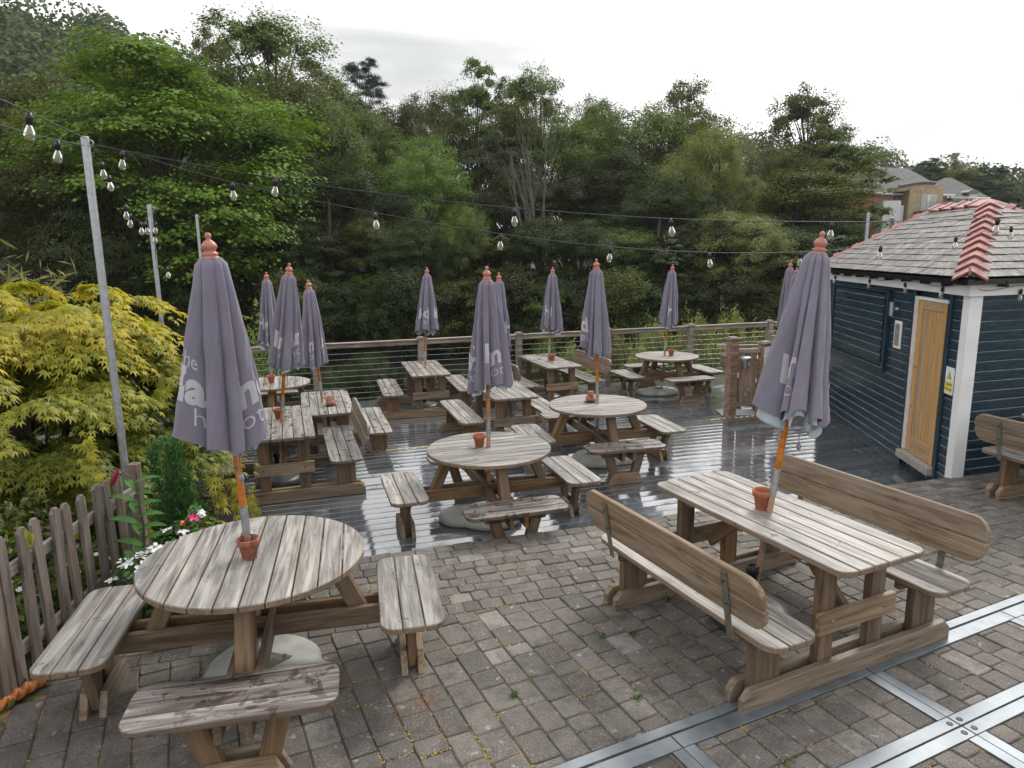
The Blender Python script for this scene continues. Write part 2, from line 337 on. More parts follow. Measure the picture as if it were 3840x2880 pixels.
M['paver'] = pavermat(False); M['paver_j'] = pavermat(True)
def jointmat():
    m, nt, b = newmat('joint_sand_and_moss'); P = worldpos(nt); a = noise(nt, P, 3.1, 4, 0.6); g = noise(nt, P, 2.2, 3, 0.6, 0.4); k = noise(nt, P, 60, 2)
    c = mixc(nt, k, (0.050, 0.041, 0.034), (0.10, 0.082, 0.064)); c = mixc(nt, ramp(nt, a, [(0.54, 0.0), (0.60, 0.9)]), c, (0.34, 0.22, 0.075)); c = mixc(nt, ramp(nt, g, [(0.57, 0.0), (0.63, 0.9)]), c, (0.09, 0.12, 0.022))
    nt.links.new(c, b.inputs['Base Color']); b.inputs['Roughness'].default_value = 0.95; bump(nt, b, k, 0.6, 0.01); return m
M['joint'] = jointmat()
def slatemat():
    m, nt, b = newmat('roof_slate'); P = worldpos(nt); r = nd(nt, 'ShaderNodeObjectInfo').outputs['Random']
    c = ramp(nt, r, [(0.0, (0.030, 0.025, 0.022)), (0.5, (0.060, 0.050, 0.043)), (1.0, (0.100, 0.088, 0.079))]); s = noise(nt, P, 7, 5, 0.7, 1.0); k = noise(nt, objcoord(nt, (3, 20, 1)), 2, 4, 0.6)
    c = mixc(nt, ramp(nt, s, [(0.48, 0.0), (0.62, 0.75)]), c, (0.33, 0.318, 0.308)); c = mixc(nt, ramp(nt, k, [(0.3, 0.6), (0.5, 0.0)]), c, (0.055, 0.042, 0.035))  # pale patches: lichen plus wet sheen put into the slate colour
    nt.links.new(c, b.inputs['Base Color']); nt.links.new(ramp(nt, s, [(0.3, 0.42), (0.6, 0.6)]), b.inputs['Roughness']); bump(nt, b, s, 0.4, 0.006); return m
M['slate'] = slatemat()
def leafmat(name, c0, c1, c2, trans=0.3, hue=0.02, val=0.33):
    m, nt, b = newmat(name); out = nt.nodes['Material Output']; r = nd(nt, 'ShaderNodeAttribute', attribute_name='rnd').outputs['Fac']
    c = ramp(nt, r, [(0.0, c0), (0.5, c1), (1.0, c2)]); o = nd(nt, 'ShaderNodeObjectInfo').outputs['Random']
    h = nd(nt, 'ShaderNodeHueSaturation', {'Color': c, 'Hue': math_(nt, 'MULTIPLY_ADD', o, hue * 2, 0.5 - hue), 'Value': math_(nt, 'MULTIPLY_ADD', o, val * 2, 1.0 - val)}); c = h.outputs[0]
    d = nd(nt, 'ShaderNodeBsdfDiffuse', {'Color': c}); t = nd(nt, 'ShaderNodeBsdfTranslucent', {'Color': mixc(nt, 1.0, c, (1.25, 1.2, 0.55), 'MULTIPLY')}); g = nd(nt, 'ShaderNodeBsdfGlossy', {'Roughness': 0.45, 'Color': (0.6, 0.65, 0.7, 1)})
    x = nd(nt, 'ShaderNodeMixShader', {0: trans, 1: d.outputs[0], 2: t.outputs[0]}); y = nd(nt, 'ShaderNodeMixShader', {0: 0.03, 1: x.outputs[0], 2: g.outputs[0]}); nt.links.new(y.outputs[0], out.inputs[0]); return m
M['leaf_dark'] = leafmat('dark_green_leaves', (0.026, 0.043, 0.013), (0.050, 0.071, 0.020), (0.084, 0.109, 0.030))
M['leaf_mid'] = leafmat('mid_green_leaves', (0.054, 0.079, 0.017), (0.099, 0.131, 0.028), (0.166, 0.187, 0.045))
M['leaf_bright'] = leafmat('bright_green_leaves', (0.070, 0.122, 0.016), (0.123, 0.195, 0.025), (0.206, 0.268, 0.043))
M['leaf_olive'] = leafmat('olive_leaves', (0.062, 0.077, 0.018), (0.103, 0.120, 0.030), (0.163, 0.163, 0.046))
M['leaf_pale'] = leafmat('pale_grey_green_leaves', (0.124, 0.152, 0.052), (0.208, 0.240, 0.086), (0.332, 0.335, 0.132))
M['leaf_pine'] = leafmat('blue_green_needles', (0.021, 0.045, 0.027), (0.036, 0.069, 0.042), (0.060, 0.099, 0.060), 0.08)
M['leaf_ash'] = leafmat('fresh_green_leaves', (0.084, 0.143, 0.029), (0.145, 0.214, 0.050), (0.223, 0.285, 0.079))
M['leaf_far'] = leafmat('far_wood_leaves', (0.045, 0.070, 0.026), (0.074, 0.102, 0.038), (0.120, 0.144, 0.058), 0.2)
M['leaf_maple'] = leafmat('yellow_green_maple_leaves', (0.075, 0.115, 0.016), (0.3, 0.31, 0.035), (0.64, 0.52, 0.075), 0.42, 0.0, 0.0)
M['leaf_conifer'] = leafmat('conifer_sprays', (0.028, 0.081, 0.024), (0.056, 0.149, 0.043), (0.105, 0.216, 0.066), 0.1, 0, 0)
M['leaf_lily'] = leafmat('lily_leaves', (0.05, 0.13, 0.03), (0.085, 0.19, 0.05), (0.12, 0.24, 0.07), 0.25, 0.0, 0.1)
M['bark'] = plain('bark', (0.045, 0.038, 0.031), 0.9, 0, 0.45, 6, 0.6)
M['bark_pale'] = plain('pale_bark', (0.13, 0.115, 0.10), 0.9, 0, 0.35, 8, 0.6)
M['ground'] = plain('woodland_floor', (0.035, 0.038, 0.018), 0.95, 0, 0.5, 0.6)

# ================================================================== SETTING
rng = np.random.default_rng(7); random.seed(7)
A2 = 1.2758; UX, UY = math.sin(A2), math.cos(A2)                 # deck boards run along u; v points away from the hotel
def uv(u, v, z=0.0): return Vector((u * UX - v * UY, u * UY + v * UX, z))
def to_uv(x, y): return x * UX + y * UY, -x * UY + y * UX
DECK_YAW = math.atan2(UY, UX)
Z1, Z2 = -0.213, -0.36                                           # upper deck, lower deck
V_EDGE, V_STEP, V_RAIL, V_END = 5.42, 9.26, 13.10, 13.34

# --- terrain: bank drops to the river behind the deck, rises into the wooded hills
def hgt(x, y):
    z = -1.0 if y < 13.5 else -1.0 - 3.0 * min(1, (y - 13.5) / 4)
    if y > 34: z += 3.0 * min(1, (y - 34) / 8)
    if y > 55:
        left = max(0.0, min(1.0, (0 - x) / 95)); z += min((y - 55) * 0.42, 46) * left * min(1, (y - 55) / 35) + min(y - 55, 60) * 0.03
    if y > 110:
        f = min(1, (y - 110) / 120); f = f * f * (3 - 2 * f); z += f * max(0, 27 - (x - 70) * 0.22 if x > 70 else 27 - (70 - x) * 0.3)
    return min(z, 95) + 0.25 * math.sin(x * 0.7) * math.cos(y * 0.5)
xs = [-400, -250, -160, -110, -80] + [-60 + 4 * i for i in range(46)] + [150, 190, 240, 320, 450, 600]; ys = [-30, 0, 8, 13, 14, 15, 16, 18, 20, 22, 24, 28, 32, 34, 36, 38, 40, 42, 46, 50, 55, 60, 70, 85, 100, 120, 145, 170, 200, 240, 280, 330, 400, 500, 700]
tv = [(x, y, hgt(x, y)) for y in ys for x in xs]; nx = len(xs)
tf = [(j * nx + i, j * nx + i + 1, (j + 1) * nx + i + 1, (j + 1) * nx + i) for j in range(len(ys) - 1) for i in range(nx - 1)]
tag(put('terrain', mesh_np('terrain', tv, tf, smooth=True), M['ground']), kind='structure')
def watermat():
    m, nt, b = newmat('river_water'); b.inputs['Base Color'].default_value = (0.012, 0.014, 0.010, 1); b.inputs['Roughness'].default_value = 0.08; bump(nt, b, noise(nt, worldpos(nt), 3, 3), 0.15, 0.03); return m
tag(put('river', mesh_np('river', [(-160, 15, -3.6), (160, 15, -3.6), (160, 37, -3.6), (-160, 37, -3.6)], [(0, 1, 2, 3)]), watermat()), kind='structure')

# --- patio: slab with joint sand on top, pavers laid on it
def poly_clip(poly, n, d):
    """keep the part of a convex polygon where n.p <= d"""
    out = []
    for i in range(len(poly)):
        p, q = poly[i], poly[(i + 1) % len(poly)]; a = n[0] * p[0] + n[1] * p[1] - d; b = n[0] * q[0] + n[1] * q[1] - d
        if a <= 0: out.append(p)
        if a * b < 0: t = a / (a - b); out.append((p[0] + t * (q[0] - p[0]), p[1] + t * (q[1] - p[1])))
    return out
def area(p): return 0.5 * sum(p[i][0] * p[(i + 1) % len(p)][1] - p[(i + 1) % len(p)][0] * p[i][1] for i in range(len(p)))
GA = math.radians(25.4); GX, GY = math.cos(GA), math.sin(GA)      # direction of the steel strips and the main paving field
patio = tag(MB().prism([tuple(uv(-2.6, V_EDGE - 0.006).xy), (-3.05, 1.0), (9.5, 1.0), tuple(uv(10.5, V_EDGE - 0.006).xy)], -0.5, -0.0085).build('patio', M['joint']), kind='structure')
S0 = Vector((0.2, 2.91)); G = Vector((GX, GY)); Hn = Vector((GY, -GX))   # strips: along G, offset along Hn (towards the hotel)
def gpt(a, b, z=0.0): p = S0 + G * a + Hn * b; return Vector((p.x, p.y, z))
BAND = 1.02
pav = []
# border rows parallel to the deck edge
v = V_EDGE; row = 0
while v > V_EDGE - BAND + 0.02:
    d = (0.135 if row == 0 else rng.choice([0.11, 0.125, 0.14])); u = -2.6 + rng.uniform(0, 0.15)
    while u < 9.5:
        l = (rng.uniform(0.15, 0.19) if row == 0 else rng.choice([0.12, 0.165, 0.165, 0.21])) ; g = 0.003
        q = [tuple(uv(a, b).xy) for a, b in ((u + g, v - d + g), (u + l - g, v - d + g), (u + l - g, v - g), (u + g, v - g))]
        pav.append((q, 1)); u += l
    v -= d; row += 1
VB = v
# main field: courses along Hn
nb = (-UY, UX)                                                     # v coordinate normal
w = -5.2
while w < 9.0:
    cw = rng.choice([0.14, 0.155, 0.165]); t = -6.0 + rng.uniform(0, 0.2)
    while t < 3.2:
        l = rng.choice([0.12, 0.16, 0.215, 0.215, 0.235]); g = 0.003
        if t + l > -4.2 or w > 2.5:
            q = [gpt(a, b) for a, b in ((w + g, t + l - g), (w + cw - g, t + l - g), (w + cw - g, t + g), (w + g, t + g))]; q = [(p.x, p.y) for p in q]
            q = poly_clip(q, nb, VB - 0.005)
            if len(q) > 2: pav.append((q, 0))
        t += l
    w += cw
# cut out the steel strips
STRIPS = [(-1.5, 5.5, -0.015, 0.045, 'h'), (-1.5, 5.5, 0.062, 0.155, 'h'), (-1.5, 5.5, 0.585, 0.655, 'h'), (-1.5, 5.5, 0.665, 0.735, 'h')]
CROSS = [0.61, 1.98, 3.35, 4.7]
def cut(polys):
    res = []
    def split(ps, lo, hi, n):
        out = []
        for p in ps:
            a = poly_clip(p, n, lo); b = poly_clip(p, (-n[0], -n[1]), -hi); out += [k for k in (a, b) if len(k) > 2]
        return out
    for q, b in polys:
        c = Vector((sum(p[0] for p in q) / len(q), sum(p[1] for p in q) / len(q))) - S0; ga, gb = c.dot(G), c.dot(Hn); ps = [q]
        if b == 0 and gb > -0.3:
            nh = (Hn.x, Hn.y); o = S0.dot(Hn)
            ps = split(ps, o - 0.02, o + 0.16, nh); ps = split(ps, o + 0.58, o + 0.74, nh)
            ps2 = []
            for p in ps:
                if sum((Vector(k) - S0).dot(Hn) for k in p) / len(p) > 0.1:
                    pp = [p]
                    for cx in CROSS: oo = S0.dot(G); pp = split(pp, oo + cx - 0.075, oo + cx + 0.075, (G.x, G.y))
                    ps2 += pp
                else: ps2.append(p)
            ps = ps2
        for p in ps:
            if abs(area(p)) > 0.0022: res.append((p if area(p) > 0 else p[::-1], b))
    return res
pav = cut(pav)
def soft(p, r):
    """clip the corners of an outline so that it reads as tumbled stone"""
    out = []
    for i in range(len(p)):
        a, q, c = Vector(p[i - 1]), Vector(p[i]), Vector(p[(i + 1) % len(p)]); e0 = a - q; e1 = c - q; rr = min(r, e0.length * 0.3, e1.length * 0.3)
        k0 = q + e0.normalized() * rr; k1 = q + e1.normalized() * rr; m = (k0 + k1) / 2 * 0.45 + q * 0.55
        out += [tuple(k0), tuple(m), tuple(k1)]
    return out
def inview(x, y, z=0):
    d = Vector((x, y, z)) - CAMP; zf = d.dot(_F)
    if zf < 0.5: return False
    a, b = d.dot(_R) / zf * FPX, d.dot(_U) / zf * FPX; return abs(a) < 1960 and abs(b) < 1480
cand = []
for q, b in pav:
    cx, cy = sum(p[0] for p in q) / len(q), sum(p[1] for p in q) / len(q)
    if cx < -2.72 or (cx > 4.6 and to_uv(cx, cy)[1] > V_EDGE - 0.02) or cy < 1.9: continue
    vis = inview(cx, cy); cand.append((0 if vis else 1, math.hypot(cx, cy), q, cx, cy))
cand.sort(key=lambda t: t[:2]); rest = MB(); rattr = []
for i, (nv, dist, q, cx, cy) in enumerate(cand):
    zt = float(rng.normal(0, 0.0028)); loc = [(p[0] - cx, p[1] - cy) for p in q]; loc = soft(loc, float(rng.uniform(0.008, 0.022)))
    tx, ty = rng.normal(0, 0.012, 2)
    f = lambda p: Vector((p.x, p.y, p.z + tx * p.x + ty * p.y))
    if i < 300:
        o = MB().prism(loc, -0.05, 0, 0.006, f).build('paver', M['paver'], patio, loc=(cx, cy, zt))
    elif nv == 0 or dist < 6:
        n0 = len(rest.f); rest.prism(loc, -0.04, 0, 0.006, lambda p: f(p) + Vector((cx, cy, zt))); rattr += [float(rng.random())] * (len(rest.f) - n0)
me = rest.mesh('pavers_beyond'); a = me.attributes.new('rnd', 'FLOAT', 'FACE'); a.data.foreach_set('value', rattr)
tag(put('paving', me, M['paver_j'], patio), kind='stuff')
# steel strips of the floor covers
cov = tag(empty('floor_cover_frame', gpt(2, 0.3, 0)), 'stainless steel strip grid of recessed floor covers set in the paving', 'floor cover')
inv = cov.matrix_world.inverted() if False else Matrix.Translation(-gpt(2, 0.3, 0))
for a0, a1, b0, b1, _ in STRIPS:
    segs = [(a0, a1)] if b0 < 0.05 else [(x0 + 0.004, x1 - 0.004) for x0, x1 in zip([a0] + CROSS, CROSS + [a1])]
    for x0, x1 in segs:
        mid = gpt((x0 + x1) / 2, (b0 + b1) / 2, -0.008)
        me = slab(('strip', round(x1 - x0, 3), round(b1 - b0, 3)), rect(x1 - x0, b1 - b0), 0.02, 0.0015)
        put('strip', me, M['stainless'], cov, mtx=inv @ (Matrix.Translation(mid) @ Matrix.Rotation(GA, 4, 'Z')))
for cx in CROSS:
    for b0, b1 in ((0.159, 0.581), (0.739, 1.4)):
        for o in (-0.035, 0.035):
            mid = gpt(cx + o, (b0 + b1) / 2, -0.0085); me = slab(('strip', round(b1 - b0, 3), 0.066), rect(b1 - b0, 0.066), 0.02, 0.0015)
            put('strip', me, M['stainless'], cov, mtx=inv @ (Matrix.Translation(mid) @ Matrix.Rotation(GA - math.pi / 2, 4, 'Z')))
for cx in CROSS[:3]:
    for da, db in ((-0.04, 0.625), (0.04, 0.625), (-0.04, 0.70), (0.04, 0.70)):
        MB().lathe([(0.0, 0.0), (0.011, 0.0), (0.013, 0.0015), (0.016, 0.0015), (0.016, -0.002)], 12).build('lifting_socket', M['dark_metal'], cov, mtx=inv @ Matrix.Translation(gpt(cx + da, db, 0.0028)))
tag(MB().prism([(p.x, p.y) for p in (gpt(-1.5, 0.75), gpt(5.5, 0.75), gpt(5.5, -0.02), gpt(-1.5, -0.02))], -0.03, -0.0225).build('cover_bed', M['black'], cov, mtx=inv))

# --- decks
def make_deck(name, v0, v1, z, u0, u1, seed):
    r = np.random.default_rng(seed)
    s = tag(MB().prism([tuple(uv(a, b).xy) for a, b in ((u0, v0), (u1, v0), (u1, v1), (u0, v1))], z - 0.25, z - 0.03).build(name, M['black']), kind='structure')
    n = round((v1 - v0) / 0.146); wd = (v1 - v0) / n
    for k in range(n):
        u = u0 - r.uniform(0, 2.0); vc = v0 + (k + 0.5) * wd
        while u < u1:
            l = float(r.choice([2.4, 3.0, 3.6])); a, b = max(u, u0), min(u + l, u1)
            # the shed stands on the deck: boards end at its wall
            wl = (C0.x - 0.0) ; 
            if b - a > 0.2:
                L = round(b - a - 0.004, 2)
                put('board', slab(('board', L, round(wd, 4)), rect(L, wd - 0.009), 0.026, 0.003), M['deck'], s, mtx=Matrix.Translation(uv((a + b) / 2, vc, z - 0.013 + float(r.normal(0, 0.0006)))) @ Matrix.Rotation(DECK_YAW + float(r.normal(0, 0.0004)), 4, 'Z') @ Matrix.Rotation(float(r.normal(0, 0.004)), 4, 'X'))
            u += l
    return s
C0 = Vector((4.641, 7.051)); W1 = Vector((0.1198, 0.9928)); W2 = Vector((UX, UY)); N1 = Vector((0.9928, -0.1198))
make_deck('upper_deck', V_EDGE, V_STEP, Z1, -2.9, 8.6, 11)
make_deck('lower_deck', V_STEP + 0.012, V_END, Z2, -3.2, 12.5, 12)
# hazard tape along the step
tp = tag(empty('hazard_tape', uv(1.5, V_STEP - 0.045, Z1)), 'worn yellow hazard tape stripes along the edge of the deck step', 'tape')
for k in range(70):
    u = 0.25 + k * 0.105
    if 3.1 < u < 6.0: continue
    sh = 0.03; P = [(u, -0.022), (u + 0.055, -0.022), (u + 0.055 + sh, 0.022), (u + sh, 0.022)]
    MB().prism([tuple((uv(a, V_STEP - 0.045 + b) - uv(1.5, V_STEP - 0.045)).xy) for a, b in P], 0.0012, 0.0032).build('stripe', M['yellow_tape'], tp)

# --- balustrade with steel cables
RAILZ = 0.80
posts_u = [to_uv(*p)[0] for p in ((-1.72, 13.15), (0.15, 13.72), (1.99, 14.28), (3.84, 14.84), (5.75, 15.42))]; du = (posts_u[-1] - posts_u[0]) / 4
posts_u = [posts_u[0] - 2 * du, posts_u[0] - du] + posts_u + [posts_u[-1] + du, posts_u[-1] + 2 * du]
bal = tag(empty('balustrade', uv(posts_u[3], V_RAIL, Z2)), 'timber balustrade with thin steel cables along the far deck edge', 'balustrade')
BI = Matrix.Translation(-uv(posts_u[3], V_RAIL, Z2)); RY = Matrix.Rotation(DECK_YAW, 4, 'Z')
for u in posts_u:
    p = MB().box((0, 0, 0.58), (0.11, 0.11, 1.16)).mesh('post') if 'rpost' not in _cache else _cache['rpost']; _cache['rpost'] = p
    po = put('post', p, M['rail_wood'], bal, mtx=BI @ Matrix.Translation(uv(u, V_RAIL, Z2)) @ RY @ Matrix.Rotation(0.0, 4, 'Z'))
    if 'rcap' not in _cache: _cache['rcap'] = MB().prism(rect(0.15, 0.15), 1.162, 1.185, 0.004).prism(rect(0.115, 0.115), 1.186, 1.205, 0.012).mesh('post_cap')
    put('post_cap', _cache['rcap'], M['rail_wood'], po)
for a, b in zip(posts_u[:-1], posts_u[1:]):
    beam('handrail', BI @ uv(a + 0.058, V_RAIL, 0.735), BI @ uv(b - 0.058, V_RAIL, 0.735), 0.055, 0.075, M['rail_wood'], bal, ch=0.012)
    beam('handrail_cap', BI @ uv(a + 0.058, V_RAIL, 0.789), BI @ uv(b - 0.058, V_RAIL, 0.789), 0.10, 0.03, M['rail_wood'], bal, ch=0.008)
    for k in range(9):
        z = Z2 + 0.1 + k * 0.107; p0, p1 = BI @ uv(a + 0.056, V_RAIL, z), BI @ uv(b - 0.056, V_RAIL, z)
        MB().tube([p0, (p0 + p1) / 2 - Vector((0, 0, 0.004)), p1], 0.0028, 5).build('cable', M['steel_cable'], bal)

# ================================================================== PICNIC TABLES
G_R, G_T = 'rectangular picnic tables', 'round picnic tables'
def rect_table(label, loc, yaw, left=None, right=None, wet=False, only_bench=False):
    """walk-in table: local x across, y along the planks; left / right: None = plain bench, 'back' = bench with backrest"""
    t = tag(empty('picnic_table', loc, yaw), label, 'picnic table', G_R); gm = M['wet_wood'] if wet else M['grey_wood']; L = 1.64; ye = 0.60
    # tabletop
    tops = put('tabletop', slab(('rbatten',), rect(0.60, 0.07), 0.03), M['brown_wood'], t, loc=(0, 0, 0.692))
    for y in (-0.46, 0.46): put('batten', slab(('rbatten',), rect(0.60, 0.07), 0.03), M['brown_wood'], tops, loc=(0, y, 0))
    pw = 0.106; n = 6
    for k in range(n):
        x = (k - 2.5) * (pw + 0.007)
        r = 0.075; rr = (0, 0, 0, 0)
        if k == 0: rr = (r, r, 0, 0)
        if k == n - 1: rr = (0, 0, r, r)
        # plank local x runs along table y
        put('plank', slab(('rplank', L, k in (0,), k in (n - 1,), wet), rect(L, pw, rr), 0.036, 0.005), gm, tops, mtx=Matrix.Translation((x, 0, 0.036)) @ Matrix.Rotation(math.pi / 2, 4, 'Z'))
    for sy in (-1, 1):
        y = sy * ye
        for sx in (-1, 1):
            beam('leg', (sx * 0.205, y, 0.035), (sx * 0.205, y, 0.706), 0.115, 0.058, M['brown_wood'], t, up=(0, 1, 0))
            beam('bench_leg', (sx * 0.645, y, 0.035), (sx * 0.645, y, 0.385), 0.20, 0.056, M['brown_wood'], t, up=(0, 1, 0))
            beam('bench_batten', (sx * 0.49, y - sy * 0.055, 0.376), (sx * 0.80, y - sy * 0.055, 0.376), 0.05, 0.045, M['brown_wood'], t, up=(0, 1, 0))
        for o in (-0.053, 0.053):
            beam('runner', (-0.84, y + o, 0.062), (0.84, y + o, 0.062), 0.122, 0.046, M['tan_wood'], t, up=(0, -1, 0), trim=0.05)
        cb = beam('crossbar', (-0.31, y + sy * 0.05, 0.365), (0.31, y + sy * 0.05, 0.365), 0.125, 0.038, M['tan_wood'], t, up=(0, -1, 0))
        for sx in (-1, 1): MB().lathe([(0, 0.006), (0.011, 0.005), (0.014, 0)], 10, m=Matrix.Rotation(-sy * math.pi / 2, 3, 'X')).build('bolt', M['strap_metal'], cb, mtx=cb.matrix_basis.inverted() @ Matrix.Translation((sx * 0.21, y + sy * 0.0692, 0.37)))
        beam('brace', (0.0, sy * 0.20, 0.68), (0.0, sy * 0.575, 0.335), 0.09, 0.045, M['brown_wood'], t, up=(1, 0, 0))
    for sx, kind in ((-1, left), (1, right)):
        seat = put('seat', slab(('sbatten',), rect(0.30, 0.06), 0.028), M['brown_wood'], t, loc=(sx * 0.64, 0, 0.388))
        for k in range(3):
            x = (k - 1) * 0.118; rr = (0, 0, 0, 0)
            if k == 0: rr = (0.09, 0.09, 0, 0)
            if k == 2: rr = (0, 0, 0.09, 0.09)
            put('plank', slab(('splank', L, k if k != 1 else 1, wet), rect(L, 0.112, rr), 0.036, 0.005), gm, seat, mtx=Matrix.Translation((x, 0, 0.034)) @ Matrix.Rotation(math.pi / 2, 4, 'Z'))
        if kind == 'back':
            lean = math.radians(10); outv = Vector((sx * math.cos(lean), 0, -math.sin(lean))); upv = Vector((sx * math.sin(lean), 0, math.cos(lean))); base = Vector((sx * 0.815, 0, 0.455))
            br = None
            for k, h in enumerate((0.155, 0.2985)):
                key = ('backplank', L, k); r0 = 0.105
                out = rect(L, 0.138, (0.015, 0.015, r0, r0) if k == 0 else (r0, r0, 0.015, 0.015)) if k == 0 else rect(L, 0.138, (r0, r0, 0.015, 0.015))
                mt = frame(base + upv * h + outv * 0.02, (0, 1, 0), outv)
                # local y must point up
                if (mt.to_3x3() @ Vector((0, 1, 0))).z < 0: mt = frame(base + upv * h + outv * 0.02, (0, -1, 0), outv)
                q = put('backrest' if br is None else 'plank', slab(key, out, 0.036, 0.006), M['tan_wood'] if not wet else M['grey_wood'], t, mtx=mt) if br is None else put('plank', slab(key, out, 0.036, 0.006), M['tan_wood'] if not wet else M['grey_wood'], br, mtx=br.matrix_basis.inverted() @ mt)
                if br is None: br = q
            for y in (-0.56, 0.56):
                p0 = base + outv * 0.045 - upv * 0.06; st = beam('bracket', p0 + Vector((0, y, 0)), p0 + upv * 0.40 + Vector((0, y, 0)), 0.045, 0.008, M['strap_metal'], t, up=outv, ch=0.001)
                for h in (0.22, 0.35):
                    MB().lathe([(0, 0.009), (0.008, 0.008), (0.012, 0.0), (0.012, -0.004)], 10).build('bolt', M['dark_metal'], st, mtx=st.matrix_basis.inverted() @ frame(p0 + upv * h + outv * 0.0055 + Vector((0, y, 0)), (0, 1, 0), outv))
    return t

def round_table(label, loc, yaw, plank_dir=0.0, wet=False, damp=False):
    """round table on a cross frame with four benches; local x = one pair of rails"""
    t = tag(empty('picnic_table', loc, yaw), label, 'picnic table', G_T); gm = M['wet_wood'] if wet else M['grey_wood']; R = 0.605
    top = put('tabletop', slab(('tbatten',), rect(0.92, 0.08), 0.03), M['brown_wood'], t, mtx=Matrix.Translation((0, 0, 0.692)) @ Matrix.Rotation(plank_dir + math.pi / 2, 4, 'Z'))
    for s in (-1, 1): put('batten', slab(('tbatten2',), rect(0.84, 0.07), 0.03), M['brown_wood'], top, loc=(0, s * 0.33, 0))
    n = 10; pw = 2 * R / n
    for k in range(n):
        y0, y1 = -R + k * pw + 0.0035, -R + (k + 1) * pw - 0.0035; yc = (y0 + y1) / 2; out = []
        for i in range(9): yy = y0 + (y1 - y0) * i / 8; out.append((math.sqrt(max(0.0, R * R - yy * yy)) + (0.012 if i in (0, 8) and abs(yy) > R - 0.01 else 0), yy - yc))
        out = out + [(-a, b) for a, b in out[::-1]]
        put('plank', slab(('cplank', k), out, 0.036, 0.005), gm, top, mtx=Matrix.Translation((0, 0, 0.036)) @ Matrix.Rotation(-math.pi / 2, 4, 'Z') @ Matrix.Translation((0, yc, 0)))
    for ax in range(2):
        d = Vector((1, 0, 0)) if ax == 0 else Vector((0, 1, 0)); e = Vector((-d.y, d.x, 0)); zo = 0.003 * ax
        for s in (-1, 1):
            beam('rail', e * s * 0.066 - d * 0.97 + Vector((0, 0, 0.338 + zo)), e * s * 0.066 + d * 0.97 + Vector((0, 0, 0.338 + zo)), 0.112, 0.036, M['brown_wood'], t, up=e)
            beam('leg', d * s * 0.585 + Vector((0, 0, 0.29)), d * s * 0.40 + Vector((0, 0, 0.706)), 0.092, 0.094, M['brown_wood'], t, up=e)
            c = d * s * 0.845
            seat = put('seat', slab(('tsbatten',), [(-0.27, -0.045), (0.27, -0.045), (0.33, 0.045), (-0.33, 0.045)], 0.05), M['brown_wood'], t, mtx=frame(c + d * s * 0.0 + Vector((0, 0, 0.358 + 0.0)), e, d * (1 if (d.cross(e)).z > 0 else 1)))
            sm = frame(c + Vector((0, 0, 0)), e, (0, 0, 1)); si = seat.matrix_basis.inverted()
            for k in range(3):
                y = (k - 1) * 0.119; rr = (0.085, 0.085, 0, 0) if k == 2 else (0, 0, 0.085, 0.085) if k == 0 else (0, 0, 0, 0)
                put('plank', slab(('tsplank', k), rect(0.92, 0.113, rr), 0.036, 0.005), M['damp_bench'] if damp and ax == 1 and s == -1 else gm, seat, mtx=si @ sm @ Matrix.Translation((0, y, 0.422)))
            for q in (-1, 1):
                beam('bench_leg', c + e * q * 0.205 + Vector((0, 0, 0.385)), c + e * q * 0.105 + Vector((0, 0, 0.03)), 0.10, 0.05, M['brown_wood'], t, up=d)
                key = ('foot',)
                put('foot', slab(key, [(-0.215, -0.062), (0.215, -0.062), (0.155, 0.062), (-0.155, 0.062)], 0.04), M['tan_wood'], t, mtx=fup(frame(c + d * q * 0.048 + Vector((0, 0, 0.063)), e, d), c + d * q * 0.048 + Vector((0, 0, 0.063)), e, d))
    return t
def fup(mt, p, e, d):
    """make local y of the frame point up"""
    return mt if (mt.to_3x3() @ Vector((0, 1, 0))).z > 0 else frame(p, -e, d)

DY = DECK_YAW
T = {}
T['T1'] = ((-1.466, 3.69, 0.0), math.radians(12.5)); T['T2'] = ((-0.234, 6.576, Z1), DY); T['T3'] = ((1.061, 8.472, Z1), DY - 0.04); T['T4'] = ((3.02, 13.40, Z2), DY); T['T5'] = ((-3.88, 11.05, Z2), DY)
T['R1'] = ((1.665, 4.235, 0.0), math.radians(25.2)); T['R2'] = ((-2.65, 7.79, Z1), DY + 0.02); T['R3'] = ((-2.60, 9.52, Z2), DY); T['R4'] = ((-1.56, 12.33, Z2), DY - 0.03); T['R5'] = ((-0.16, 10.38, Z2), DY); T['R6'] = ((0.70, 12.97, Z2), DY + 0.03)
T['R7'] = ((5.62, 6.10, 0.0), DY); T['R8'] = ((5.05, 12.55, Z2), DY); T['R9'] = ((5.3, 14.0, Z2), DY)
round_table('round weathered picnic table beside the picket fence, with planks pointing at the deck', *T['T1'], plank_dir=math.pi / 2, damp=True)
round_table('round picnic table standing right at the paved edge of the wet deck', *T['T2'], plank_dir=0.0, damp=True)
round_table('round picnic table with an upturned flower pot, in the middle of the deck', *T['T3'], plank_dir=0.0, damp=True)
round_table('round picnic table by the balustrade next to the outdoor shower', *T['T4'], plank_dir=0.0)
round_table('round picnic table mostly hidden behind tables at the far maple side of the deck', *T['T5'], plank_dir=math.pi / 2)
rect_table('large rectangular picnic table with two high-backed benches standing on the paving', *T['R1'], left='back', right='back')
rect_table('rectangular picnic table beside the yellow maple, one backrest on the open side', *T['R2'], right='back', wet=True)
rect_table('rectangular picnic table with an upturned pot, behind the table by the maple', *T['R3'], wet=True)
rect_table('rectangular picnic table with two plain benches, right against the balustrade', *T['R4'], wet=True)
rect_table('rectangular picnic table with plain benches in the middle of the lower deck', *T['R5'])
rect_table('rectangular picnic table with two high-backed benches in front of the balustrade', *T['R6'], left='back', right='back', wet=True)
